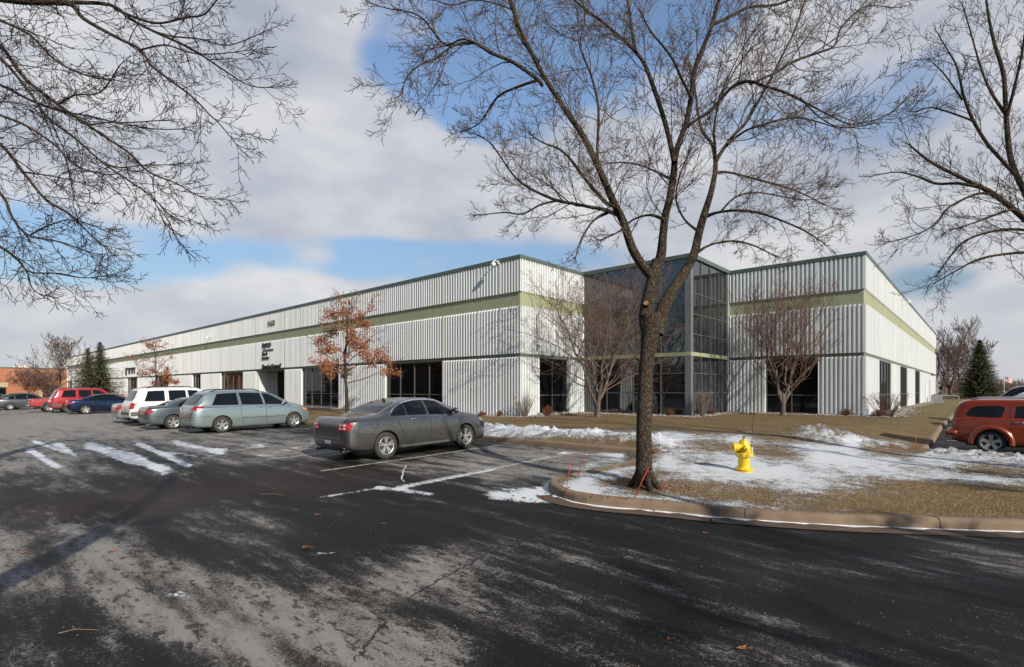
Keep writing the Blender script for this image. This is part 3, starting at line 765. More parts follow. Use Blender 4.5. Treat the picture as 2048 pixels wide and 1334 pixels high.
def make_brick():
    # runs along D1, starts just behind the far end of the white building
    e = empty('brick_building', (0, 0, 0)); tag(e, 'low orange brick building beyond the left end of the white building', 'building')
    P = at(136, 740, 131); W = Wall((P.x, P.y), NEG1, NEG2); H = EYE+(HZ-739)*131/F; z0 = -.6
    pt = lambda px: along(W.P, W.d, px); base = 0
    ops = [(pt(117), pt(85.5), EYE+(HZ-771)*127/F), (pt(12.5), pt(-40), EYE+(HZ-774)*120/F)]
    mb = MB(); t = 0
    for a, c, zt in ops:
        slab(mb, W, t, a, -.4, 0, z0, H); slab(mb, W, a, c, -.4, 0, zt, H); t = c
    slab(mb, W, t, 60, -.4, 0, z0, H); slab(mb, W, -.0, 40, -16, -.4, z0, H-.4); w = mb.build('wall', M['brick'], e)
    mb = MB(); slab(mb, W, -.1, 60, -.5, .08, H, H+.25); mb.build('parapet_cap', M['cap'], e)
    for a, c, zt in ops:
        m = MB(); slab(m, W, a, c, -.38, -.3, z0, zt); f = m.build('window', M['glass'], e)
        m = MB(); n = max(2, int((c-a)/1.5))
        for i in range(n+1): t = a+(c-a)*i/n; slab(m, W, t-.05, t+.05, -.3, -.22, z0, zt)
        slab(m, W, a, c, -.3, -.221, 2.2, 2.3); m.build('frame', M['mull'], f)
    m = MB(); slab(m, W, ops[1][0]-.3, ops[1][1], 0, .15, ops[1][2]-.02, ops[1][2]+1.0); m.build('lintel', plain('tan_stone', (.42, .33, .22), .9), e)
    m = MB(); slab(m, W, pt(84.5), pt(76), 0, .8, z0, EYE+(HZ-781)*124/F); m.build('stone_pier', M_stone, e)
    m = MB(); slab(m, W, pt(30)-.3, pt(30)+.3, 0, .5, 3.9, 4.1); m.build('wall_light', M['mull'], e)
    m = MB()
    slab(m, W, pt(66), pt(51), -6, -3, H+.0, H+.95); slab(m, W, pt(50), pt(38), -6, -3, H, H+.85); slab(m, W, pt(37), pt(27), -6, -3, H, H+.6); m.build('rooftop_unit', plain('cream_metal', (.55, .52, .42), .6), e)
M_stone = plain('tan_stone_pier', (.36, .27, .17), .9, 0, .3, 1)
# ------------------------------------------------------------------ vehicles
def interp(pts, x):
    """monotone piecewise cubic (hermite) through pts"""
    n = len(pts)
    if x <= pts[0][0]: return pts[0][1]
    if x >= pts[-1][0]: return pts[-1][1]
    for i in range(n-1):
        if x <= pts[i+1][0]:
            x0, y0 = pts[i]; x1, y1 = pts[i+1]; h = x1-x0; d = (y1-y0)/h
            def sl(j):
                if j == 0 or j == n-1: return (pts[1][1]-pts[0][1])/(pts[1][0]-pts[0][0]) if j == 0 else (pts[-1][1]-pts[-2][1])/(pts[-1][0]-pts[-2][0])
                a = (pts[j][1]-pts[j-1][1])/(pts[j][0]-pts[j-1][0]); b = (pts[j+1][1]-pts[j][1])/(pts[j+1][0]-pts[j][0])
                return 0 if a*b <= 0 else 2*a*b/(a+b)
            m0, m1 = sl(i), sl(i+1); t = (x-x0)/h
            return (2*t**3-3*t**2+1)*y0+(t**3-2*t**2+t)*h*m0+(-2*t**3+3*t**2)*y1+(t**3-t**2)*h*m1
def ring(sp, x):
    zt = interp(sp['top'], x); zb = interp(sp['bot'], x); w = interp(sp['wid'], x); zs = min(interp(sp['belt'], x), zt-.012)
    zb = min(zb, zs-.05); h = zt-zs; tum = sp.get('tum', .34); hh = max(0, h-.1)
    yr = w*.955-.045-tum*h if h > .1 else w*.955-.045-tum*.1
    c = min(1, h/.35); e = .02+.08*c; H = zs-zb
    k = [(0, zb), (w*.55, zb), (w*.88, zb+.005), (w*.965, zb+.06), (w*.99, zb+.22*H), (w, zb+.45*H), (w*.992, zb+.68*H), (w*.975, zb+.88*H), (w*.955, zs-.012),
         (w*.955-.03, zs+.02*min(1, h/.1)), (w*.955-.035-tum*h*.45, zs+h*.45), (yr+.01*c, zt-e-.03*c), (yr-.045, zt-e*.45), (yr*.7, zt-e*.12), (yr*.35, zt-.003), (0, zt)]
    P = [k[0]]+k+[k[-1]]; out = []
    for i in range(1, len(P)-2):
        a, b, c_, d = P[i-1], P[i], P[i+1], P[i+2]
        for q in (0, .5):
            out.append(tuple(.5*((2*b[j])+(-a[j]+c_[j])*q+(2*a[j]-5*b[j]+4*c_[j]-d[j])*q*q+(-a[j]+3*b[j]-3*c_[j]+d[j])*q**3) for j in (0, 1)))
    out.append(k[-1]); out[0] = (0, out[0][1]); return out
def car_body(sp):
    Ln = sp['L']; xs = sorted(set([0, .008, .02, .035, .055, .08]+[.1+.05*i for i in range(int((Ln-.2)/.05)+1)]+[Ln-.08, Ln-.055, Ln-.035, Ln-.02, Ln-.008, Ln])); rows = []
    for x in xs:
        r = ring(sp, x); half = [(x, y, z) for y, z in r]; rows.append([(x, -y, z) for (x, y, z) in half[::-1]][:-1]+half)   # right .. left
    mb = MB(); mb.grid(rows)
    # close the underside seam: first and last column are the roof line, so stitch
    for end, fl in ((rows[0], 1), (rows[-1], 0)):
        n = len(end); lo = end[:n//2+1][::-1]; hi = end[n//2:]   # both run from the underside up to the roof line
        for i in range(len(lo)-1):
            q = [lo[i], hi[i], hi[i+1], lo[i+1]]
            if i == 0: q = q[1:]
            if i == len(lo)-2: q = q[:-1] if i else q
            mb.poly(q[::-1] if fl else q)
    bm = bmesh.new(); me = bpy.data.meshes.new('body'); me.from_pydata(mb.v, [], mb.f); bm.from_mesh(me)
    bmesh.ops.remove_doubles(bm, verts=bm.verts, dist=.0006); bmesh.ops.recalc_face_normals(bm, faces=bm.faces)
    if bm.calc_volume(signed=True) < 0: bmesh.ops.reverse_faces(bm, faces=bm.faces)
    bm.to_mesh(me); bm.free()
    return me
SELF = True
def boolean(me, cutter, mats):
    o = bpy.data.objects.new('tmp', me); c = bpy.data.objects.new('cut', cutter); link(o); link(c)
    m = o.modifiers.new('b', 'BOOLEAN'); m.object = c; m.operation = 'DIFFERENCE'; m.solver = 'EXACT'; m.use_self = SELF
    dg = bpy.context.evaluated_depsgraph_get(); dg.update(); r = bpy.data.meshes.new_from_object(o.evaluated_get(dg))
    bpy.data.objects.remove(o); bpy.data.objects.remove(c); return r
def wheel(parent, x, y, rr, side, style, spokes=5, rimr=.66, rimmat='rim'):
    e = None; w = .225; s = side
    T = Matrix.Translation((x, y, rr)) @ Matrix.Rotation(rad(-90*s), 4, 'X')    # local z points outward
    ri = rr*rimr
    t = MB(); t.lathe([(ri*.97, -w*.5), (rr*.90, -w*.5), (rr*.985, -w*.40), (rr, -w*.25), (rr, w*.25), (rr*.985, w*.40), (rr*.93, w*.5), (ri*1.10, w*.5), (ri*1.0, w*.45), (ri*.97, w*.30)], 30, T)
    o = t.build('wheel', M['tyre'], parent, True)
    m = MB()
    m.lathe([(ri*1.0, w*.28), (ri*1.03, w*.44), (ri*.985, w*.475), (ri*.93, w*.45), (ri*.90, w*.20), (ri*.90, w*.15)], 30, T)
    m.lathe([(ri*.20, w*.10), (ri*.22, w*.36), (ri*.17, w*.40), (ri*.02, w*.41)], 14, T)
    n = spokes
    for k in range(n):
        a = 2*math.pi*k/n+.3
        offs = (-.12, .12) if style == 'double' else ((0,) if style != 'plain' else (0,))
        for of in offs:
            wd0, wd1 = {'double': (.055, .06), 'star': (.12, .15), 'seven': (.07, .08), 'plain': (.10, .10)}[style]
            a1 = a+of*(1.6 if style == 'double' else 0); a0 = a+of*.7
            def P(r_, ang, z, wd): 
                c, q = math.cos(ang), math.sin(ang); return [T @ Vector((r_*c-wd*q*sg, r_*q+wd*c*sg, z)) for sg in (-1, 1)]
            i0, i1 = P(ri*.15, a0, w*.37, wd0*rr), P(ri*.93, a1, w*.44, wd1*rr); j0, j1 = P(ri*.15, a0, w*.22, wd0*rr), P(ri*.93, a1, w*.3, wd1*rr)
            m.poly([i0[0], i1[0], i1[1], i0[1]]); m.poly([i0[0], j0[0], j1[0], i1[0]]); m.poly([i0[1], i1[1], j1[1], j0[1]])
    r = m.build('rim', M[rimmat], o, False)
    d = MB(); d.lathe([(ri*.96, w*.02), (ri*.6, w*.05), (ri*.1, w*.06)], 24, T); d.build('brake_disc', M['black'], o)
    return o
class Caster:
    def __init__(s, me): bm = bmesh.new(); bm.from_mesh(me); s.t = BVHTree.FromBMesh(bm); bm.free()
    def patch(s, mb, lo, hi, n, m, proj, off=.004, mi=0, close=True):
        """lo, hi: point lists (a, b) with equal count; proj: 'R','L' side (x,z), 'B' back (y,z), 'F' front (y,z), 'T' top (x,y)"""
        rows = []; cfg = {'R': ((0, -4), (0, 1)), 'L': ((0, 4), (0, -1)), 'B': None, 'F': None, 'T': None}
        def sample(pts, f): x = f*(len(pts)-1); i = min(int(x), len(pts)-2); t = x-i; return (pts[i][0]*(1-t)+pts[i+1][0]*t, pts[i][1]*(1-t)+pts[i+1][1]*t)
        for i in range(n+1):
            a = sample(lo, i/n); b = sample(hi, i/n); row = []
            for j in range(m+1):
                u = a[0]+(b[0]-a[0])*j/m; v = a[1]+(b[1]-a[1])*j/m
                if proj == 'R': o, d = Vector((u, -4, v)), Vector((0, 1, 0))
                elif proj == 'L': o, d = Vector((u, 4, v)), Vector((0, -1, 0))
                elif proj == 'B': o, d = Vector((-3, u, v)), Vector((1, 0, 0))
                elif proj == 'F': o, d = Vector((9, u, v)), Vector((-1, 0, 0))
                else: o, d = Vector((u, v, 4)), Vector((0, 0, -1))
                h, nn, _, _ = s.t.ray_cast(o, d)
                if h is None: row.append(None); continue
                if nn.dot(d) > 0: nn = -nn
                row.append(h+nn*off)
            rows.append(row)
        for i in range(n):
            for j in range(m):
                q = [rows[i][j], rows[i+1][j], rows[i+1][j+1], rows[i][j+1]]
                if any(p is None for p in q): continue
                if max((q[0]-q[2]).length, (q[1]-q[3]).length) > .8: continue
                mb.poly(q, mi)
    def line(s, mb, pts, w, proj, off=.003, mi=0):
        for a, b in zip(pts[:-1], pts[1:]):
            t = Vector((b[0]-a[0], b[1]-a[1])); 
            if t.length < 1e-4: continue
            n = Vector((-t.y, t.x)).normalized()*w/2; k = max(1, int(t.length/.06))
            s.patch(mb, [(a[0]-n.x, a[1]-n.y), (b[0]-n.x, b[1]-n.y)], [(a[0]+n.x, a[1]+n.y), (b[0]+n.x, b[1]+n.y)], k, 1, proj, off, mi)
def make_car(name, label, sp, u, v, heading, paintm, cat='car', group=None, dz=0):
    """u, v: place of the rear end centre; heading in degrees from +u towards +v"""
    x, y = UV(u, v); rz = math.atan2(D1[1], D1[0])+rad(heading); hx, hy = math.cos(rz), math.sin(rz); Ln = sp['L']
    wr, wf = sp['axles']; zr = zg(x+hx*wr, y+hy*wr); zf = zg(x+hx*wf, y+hy*wf); pit = math.atan2(zf-zr, wf-wr)
    lz = Vector((-hy, hx)); zl = float(zlot(x+hx*wr+lz.x*.8, y+hy*wr+lz.y*.8)); z2 = float(zlot(x+hx*wr-lz.x*.8, y+hy*wr-lz.y*.8)); roll = math.atan2(zl-z2, 1.6)
    e = empty(name, (x, y, zr-math.tan(pit)*wr+dz)); e.rotation_euler = (roll, -pit, rz); tag(e, label, cat, group)
    me = car_body(sp); cast = Caster(me); rr = sp['tyre']; ar = sp.get('arch', rr+.055); W = max(p[1] for p in sp['wid'])
    cm = MB()
    for xa in sp['axles']:
        for s in (-1, 1):
            cm.lathe([(ar, -.21), (ar, .3)], 32, Matrix.Translation((xa, s*(W-.1), rr+sp.get('archz', .0))) @ Matrix.Rotation(rad(90), 4, 'X'))
    cme = bpy.data.meshes.new('c'); cme.from_pydata(cm.v, [], cm.f); cme.materials.append(M['black']); me.materials.append(paintm)
    bod = boolean(me, cme, None); bod.name = 'body'
    if len(bod.materials) < 2: bod.materials.append(M['black'])
    bod.materials[0] = paintm; bod.materials[1] = M['black']
    Wm = W
    for p in bod.polygons:
        c = p.center; inn = any(math.hypot(c.x-xa, c.z-rr-sp.get('archz', 0)) < ar+.004 for xa in sp['axles']) and abs(c.y) > Wm-.35 and (p.material_index == 1 or math.hypot(0, 0) > 1)
        p.material_index = 1 if p.material_index == 1 else 0; p.use_smooth = p.material_index == 0
    try: bod.set_sharp_from_angle(angle=rad(50))
    except Exception: pass
    b = bpy.data.objects.new('body', bod); link(b); b.parent = e
    def P(nm, mat, items, parent=e, proj=None, off=.004, grid=(10, 4), label=None):
        mb = MB()
        for it in items:
            pr = it.get('p', proj); cast.patch(mb, it['lo'], it['hi'], it.get('n', grid[0]), it.get('m', grid[1]), pr, it.get('off', off))
        if not mb.f: return None
        o = mb.build(nm, M[mat] if isinstance(mat, str) else mat, parent, True)
        if label: o['label'] = label
        return o
    # glass
    for k, sw in enumerate(sp['side_glass']):
        for pr in 'RL':
            P('side_window', 'cglass', [dict(lo=sw[0], hi=sw[1], p=pr)], off=.006, grid=(12, 6))
    if 'rear_glass' in sp: P('rear_window', 'cglass', [dict(lo=sp['rear_glass'][0], hi=sp['rear_glass'][1], p='B')], off=.006, grid=(14, 10))
    if 'windscreen' in sp: P('windscreen', 'cglass', [dict(lo=sp['windscreen'][0], hi=sp['windscreen'][1], p='F')], off=.006, grid=(14, 10))
    # frame round the glass
    if sp.get('glass_trim'):
        for pr in 'RL':
            mb = MB(); cast.line(mb, sp['glass_trim'][1], .028, pr, .010); mb.build('window_trim', M[sp['glass_trim'][0]], e)
    mb = MB()
    for pr in 'RL':
        for ln in sp.get('seams', []):
            mb = MB(); cast.line(mb, ln, .016, pr, .002)
            if mb.f: mb.build('panel_gap', M['black'], e)
    for ln in sp.get('rear_seams', []):
        mb = MB(); cast.line(mb, ln, .016, 'B', .002)
        if mb.f: mb.build('panel_gap', M['black'], e)
    for nm, mat, lst in sp.get('patches', []):
        for it in lst:
            prs = it['p'] if isinstance(it['p'], str) else ''
            for pr in prs:
                P(nm, mat, [dict(it, p=pr)], off=it.get('off', .008), grid=it.get('g', (6, 4)))
    # handles, mirrors
    for hxx, hz in sp.get('handles', []):
        for s in (-1, 1):
            h, n_, _, _ = cast.t.ray_cast(Vector((hxx, s*4, hz)), Vector((0, -s, 0)))
            if h: m = MB(); m.tube([(hxx-.1, h.y+s*.0, hz), (hxx-.07, h.y+s*.028, hz+.004), (hxx+.07, h.y+s*.028, hz+.006), (hxx+.1, h.y, hz+.004)], [.013]*4, 6, cap=True); m.build('door_handle', M[sp.get('handle_mat', 'chrome')] if sp.get('handle_mat') != 'body' else paintm, e, True)
    if 'mirror' in sp:
        mx, mz = sp['mirror']
        for s in (-1, 1):
            h, n_, _, _ = cast.t.ray_cast(Vector((mx, s*4, mz)), Vector((0, -s, 0)))
            if h:
                m = MB(); hy_ = h.y; prof = [(.02, -.11), (.07, -.10), (.095, -.04), (.095, .04), (.07, .10), (.02, .11)]
                m.lathe(prof, 10, Matrix.Translation((mx, hy_+s*.13, mz+.05)) @ Matrix.Rotation(rad(90), 4, 'X') @ Matrix.Scale(.75, 4, Vector((1, 0, 0))) ); m.tube([(mx, hy_-s*.02, mz-.02), (mx, hy_+s*.08, mz+.02)], [.03, .03], 6)
                m.build('wing_mirror', M['black'] if sp.get('mirror_black') else paintm, e, True)
    # bumpers, rails, underside
    for nm, mat, fn in sp.get('extras', []):
        m = MB(); fn(m, cast); m.build(nm, M[mat] if isinstance(mat, str) else mat, e, True)
    m = MB(); m.box((Ln/2, 0, rr*.85), (Ln-.7, W*1.45, .16)); m.build('underbody', M['black'], e)
    for xa in sp['axles']:
        for s in (-1, 1): wheel(e, xa, s*(W-.125), rr, s, sp.get('style', 'double'), sp.get('spokes', 5), sp.get('rimr', .66))
    return e
def rr_rect(y0, y1, z0, z1, inset=.06):
    """lower and upper chains of a rounded trapezoid, for y from y0 to y1"""
    ys = [y0, y0+(y1-y0)*.04, y0+(y1-y0)*.12, y0+(y1-y0)*.5, y0+(y1-y0)*.88, y0+(y1-y0)*.96, y1]; mz = (z0+z1)/2; h = z1-z0
    lo = [(y, z) for y, z in zip(ys, (z0+h*.15, z0+h*.04, z0, z0, z0, z0+h*.04, z0+h*.15))]; hi = [(y*(1-inset), z) for y, z in zip(ys, (z1-h*.15, z1-h*.03, z1, z1+.01, z1, z1-h*.03, z1-h*.15))]
    return (lo, hi)
def mir(poly): return [[(-a, b) for a, b in c] for c in poly]
def rails(x0, x1, yy, lift=.06, r=.022):
    def f(m, cast):
        for s in (-1, 1):
            pts = []
            for i in range(9):
                x = x0+(x1-x0)*i/8; h, _, _, _ = cast.t.ray_cast(Vector((x, s*yy, 4)), Vector((0, 0, -1)))
                if h: pts.append(Vector((x, s*yy, h.z+(lift if 0 < i < 8 else .0))))
            m.tube(pts, [r]*len(pts), 8, cap=True)
    return f
def lamp(y0, y1, z0, z1, sk=0):
    return dict(lo=[(y0, z0), (y1, z0+sk)], hi=[(y0, z1), (y1, z1)])
def exhaust(y): return lambda m, c: m.tube([(.02, y, .27), (.30, y, .29)], [.045, .04], 12)
def sedan(**k):
    s = dict(L=5.15, tyre=.35, axles=(1.13, 4.0), tum=.36, spokes=5, style='double', rimr=.66,
      top=[(0,.60),(.015,.80),(.04,.98),(.09,1.085),(.2,1.115),(.6,1.135),(.93,1.17),(1.4,1.37),(1.9,1.50),(2.4,1.545),(2.85,1.535),(3.25,1.44),(3.7,1.22),(4.0,1.085),(4.5,1.01),(4.9,.87),(5.08,.72),(5.15,.55)],
      belt=[(0,.58),(.05,.92),(.15,1.0),(.9,1.06),(1.5,1.075),(2.6,1.045),(3.7,1.0),(4.4,.93),(4.9,.80),(5.15,.5)],
      wid=[(0,.70),(.03,.78),(.12,.86),(.4,.93),(1,.962),(2.5,.968),(4,.962),(4.6,.91),(4.95,.78),(5.1,.66),(5.15,.55)],
      bot=[(0,.46),(.04,.36),(.25,.28),(.8,.24),(1.5,.21),(4,.20),(4.8,.20),(5.08,.28),(5.15,.36)],
      side_glass=[([(1.28,1.115),(1.5,1.10),(1.83,1.098)],[(1.28,1.118),(1.5,1.275),(1.80,1.40)]),
                  ([(1.87,1.097),(2.2,1.09),(2.54,1.08)],[(1.84,1.41),(2.15,1.455),(2.50,1.465)]),
                  ([(2.64,1.078),(3.1,1.06),(3.66,1.045)],[(2.58,1.465),(2.95,1.43),(3.58,1.10)])],
      rear_glass=rr_rect(-.66, .66, 1.185, 1.45, .13), windscreen=rr_rect(-.7, .7, 1.12, 1.46, .14),
      glass_trim=('chrome', [(1.25,1.10),(1.48,1.29),(1.82,1.43),(2.2,1.485),(2.6,1.49),(3.0,1.45),(3.35,1.29),(3.7,1.07)]),
      seams=[[(1.48,1.08),(1.62,.75),(1.85,.45),(1.95,.30)],[(2.60,1.05),(2.64,.6),(2.62,.28)],[(3.72,1.0),(3.80,.65),(3.74,.30)],[(.25,.72),(.45,.68),(.75,.67)],[(1.9,.27),(3.7,.27)],[(.5,.93),(.75,.935)],[(.80+.085*math.cos(t*math.pi/8),.90+.085*math.sin(t*math.pi/8)) for t in range(17)]],
      rear_seams=[[(-.62,.60),(-.56,.56),(.56,.56),(.62,.60)],[(-.62,.60),(-.66,.98)],[(.62,.60),(.66,.98)]],
      patches=[('tail_light','red_lamp',[dict(p='B',lo=[(-.86,.80),(-.42,.80)],hi=[(-.86,.98),(-.48,.96)]),dict(p='B',lo=[(.42,.80),(.86,.80)],hi=[(.48,.96),(.86,.98)]),dict(p='RL',lo=[(.05,.81),(.15,.83)],hi=[(.07,.98),(.20,.985)])]),
               ('reversing_lamp','clear_lamp',[dict(p='B',off=.012,lo=[(a,z),(a+.10,z)],hi=[(a,z+.045),(a+.10,z+.045)]) for a in (-.77,-.62,.52,.67) for z in (.825,.905)]),
               ('number_plate','plate',[dict(p='B',lo=[(-.15,.43),(.15,.43)],hi=[(-.15,.53),(.15,.53)])]),
               ('bumper_trim','trim',[dict(p='B',lo=[(-.6,.33),(.6,.33)],hi=[(-.66,.41),(.66,.41)],off=.006)]),
               ('chrome_strip','chrome',[dict(p='B',lo=[(-.42,.875),(.42,.875)],hi=[(-.42,.89),(.42,.89)],off=.010)]),
               ('badge','chrome',[dict(p='B',lo=[(-.08,.885),(-.05,.862),(0,.855),(.05,.862),(.08,.885)],hi=[(-.08,.887),(-.05,.910),(0,.917),(.05,.910),(.08,.887)],off=.014)]),
               ('reflector','red_lamp',[dict(p='B',lo=[(-.72,.45),(-.52,.43)],hi=[(-.72,.475),(-.52,.455)]),dict(p='B',lo=[(.52,.43),(.72,.45)],hi=[(.52,.455),(.72,.475)])]),
               ('headlight','clear_lamp',[dict(p='RL',lo=[(4.66,.80),(4.92,.72)],hi=[(4.62,.88),(4.92,.82)])]),('sill_trim','trim',[dict(p='RL',g=(24,1),lo=[(1.62,.265),(3.52,.265)],hi=[(1.62,.33),(3.52,.33)],off=.006)])],
      handles=[(2.02,.985),(3.02,.965)], mirror=(3.52,1.09),
      extras=[('exhaust_pipe','chrome',exhaust(-.58)),('exhaust_pipe','chrome',exhaust(.58)),('antenna','black',lambda m,c: m.lathe([(.05,1.50),(.03,1.56),(.0,1.575)],8,Matrix.Translation((1.72,0,-.025))))])
    s.update(k); return s
def small_sedan(**k):
    s = sedan(L=4.7, axles=(1.0,3.72), tyre=.325,
      top=[(0,.60),(.015,.78),(.05,.95),(.12,1.04),(.3,1.06),(.7,1.08),(1.25,1.28),(1.7,1.41),(2.2,1.45),(2.6,1.43),(3.0,1.33),(3.45,1.12),(3.65,1.03),(4.1,.96),(4.5,.82),(4.65,.68),(4.7,.5)],
      belt=[(0,.56),(.05,.88),(.2,.95),(.9,1.0),(2.5,.97),(3.4,.93),(4.0,.87),(4.5,.74),(4.7,.46)],
      wid=[(0,.64),(.03,.72),(.12,.80),(.4,.86),(1,.895),(2.5,.90),(3.7,.89),(4.2,.84),(4.5,.72),(4.65,.6),(4.7,.5)],
      bot=[(0,.44),(.04,.34),(.25,.27),(.8,.23),(1.5,.2),(4,.2),(4.4,.2),(4.62,.28),(4.7,.36)],
      side_glass=[([(1.15,1.04),(1.4,1.03),(1.62,1.025)],[(1.15,1.043),(1.35,1.17),(1.58,1.285)]),([(1.66,1.025),(2.0,1.02),(2.30,1.01)],[(1.62,1.295),(1.95,1.36),(2.27,1.375)]),([(2.38,1.01),(2.8,1.0),(3.33,.985)],[(2.33,1.375),(2.65,1.35),(3.25,1.03)])],
      rear_glass=rr_rect(-.60,.60,1.10,1.36,.13), windscreen=rr_rect(-.62,.62,1.06,1.37,.14), glass_trim=('black',[(1.12,1.03),(1.34,1.19),(1.6,1.315),(1.95,1.385),(2.3,1.40),(2.65,1.375),(3.0,1.23),(3.36,1.0)]),
      seams=[[(1.35,1.0),(1.5,.7),(1.72,.4),(1.8,.3)],[(2.34,.98),(2.38,.6),(2.36,.28)],[(3.4,.93),(3.48,.6),(3.42,.3)],[(.2,.62),(.7,.62)]],
      rear_seams=[[(-.56,.58),(.56,.58)],[(-.56,.58),(-.6,.92)],[(.56,.58),(.6,.92)]],
      patches=[('tail_light','red_lamp',[dict(p='B',lo=[(-.80,.74),(-.50,.72)],hi=[(-.80,.93),(-.52,.90)]),dict(p='B',lo=[(.50,.72),(.80,.74)],hi=[(.52,.90),(.80,.93)]),dict(p='RL',lo=[(.05,.76),(.22,.80)],hi=[(.07,.93),(.30,.93)])]),
               ('number_plate','plate',[dict(p='B',lo=[(-.15,.70),(.15,.70)],hi=[(-.15,.80),(.15,.80)])])],
      handles=[(1.80,.93),(2.75,.91)], mirror=(3.2,1.03), handle_mat='body', style='star', spokes=5, extras=[('exhaust_pipe','chrome',exhaust(-.5))])
    s.update(k); return s
def minivan(**k):
    s = dict(L=5.1, tyre=.34, axles=(1.10,4.13), tum=.30, style='double', spokes=5, rimr=.62,
      top=[(0,.62),(.02,.80),(.06,1.0),(.13,1.14),(.30,1.38),(.50,1.60),(.62,1.69),(.85,1.735),(1.5,1.76),(2.3,1.755),(2.9,1.70),(3.3,1.58),(3.8,1.30),(4.1,1.15),(4.5,1.05),(4.85,.90),(5.03,.74),(5.1,.55)],
      belt=[(0,.58),(.06,.95),(.2,1.04),(.9,1.08),(2.5,1.065),(3.6,1.03),(4.2,.98),(4.7,.84),(5.1,.5)],
      wid=[(0,.72),(.03,.80),(.12,.88),(.4,.945),(1,.975),(2.5,.982),(4,.97),(4.6,.90),(4.9,.78),(5.05,.66),(5.1,.55)],
      bot=[(0,.42),(.04,.34),(.25,.27),(.8,.24),(1.5,.20),(4,.20),(4.8,.20),(5.0,.27),(5.1,.36)],
      side_glass=[([(.74,1.15),(1.2,1.14),(1.78,1.13)],[(.98,1.60),(1.3,1.62),(1.74,1.635)]),([(1.90,1.13),(2.3,1.12),(2.80,1.11)],[(1.84,1.635),(2.25,1.63),(2.70,1.60)]),([(2.90,1.11),(3.3,1.10),(3.88,1.08)],[(2.80,1.595),(3.1,1.53),(3.80,1.14)])],
      rear_glass=rr_rect(-.72,.72,1.17,1.60,.10), windscreen=rr_rect(-.72,.72,1.20,1.64,.14),
      glass_trim=('black',[(2.86,1.62),(3.1,1.56),(3.5,1.36),(3.9,1.12)]),
      seams=[[(1.78,1.65),(1.84,1.1),(1.86,.7),(1.95,.28)],[(2.85,1.6),(2.88,1.1),(2.90,.28)],[(3.92,1.06),(3.98,.7),(3.86,.3)],[(.18,.68),(.66,.70)],[(.55,1.06),(1.8,1.06)]],
      rear_seams=[[(-.7,.66),(.7,.66)],[(-.7,.66),(-.74,1.1)],[(.7,.66),(.74,1.1)]],
      patches=[('tail_light','red_lamp',[dict(p='B',lo=[(-.88,.94),(-.44,.97)],hi=[(-.88,1.11),(-.44,1.04)]),dict(p='B',lo=[(.44,.97),(.88,.94)],hi=[(.44,1.04),(.88,1.11)]),dict(p='RL',g=(10,5),lo=[(.10,.94),(.20,.95),(.36,1.05)],hi=[(.14,1.12),(.25,1.125),(.46,1.13)])]),
               ('number_plate','plate',[dict(p='B',lo=[(-.15,.76),(.15,.76)],hi=[(-.15,.87),(.15,.87)])]),
               ('side_moulding','chrome',[dict(p='RL',g=(20,1),lo=[(1.95,.56),(3.75,.56)],hi=[(1.95,.585),(3.75,.585)])]),
               ('headlight','amber',[dict(p='RL',lo=[(4.56,.82),(4.86,.74)],hi=[(4.52,.90),(4.88,.84)])])],
      handles=[(2.62,1.0),(3.02,.99)], mirror=(3.62,1.13), mirror_black=False,
      extras=[('roof_rail','black',rails(.75,2.75,.60)),('exhaust_pipe','black',exhaust(-.55))])
    s.update(k); return s
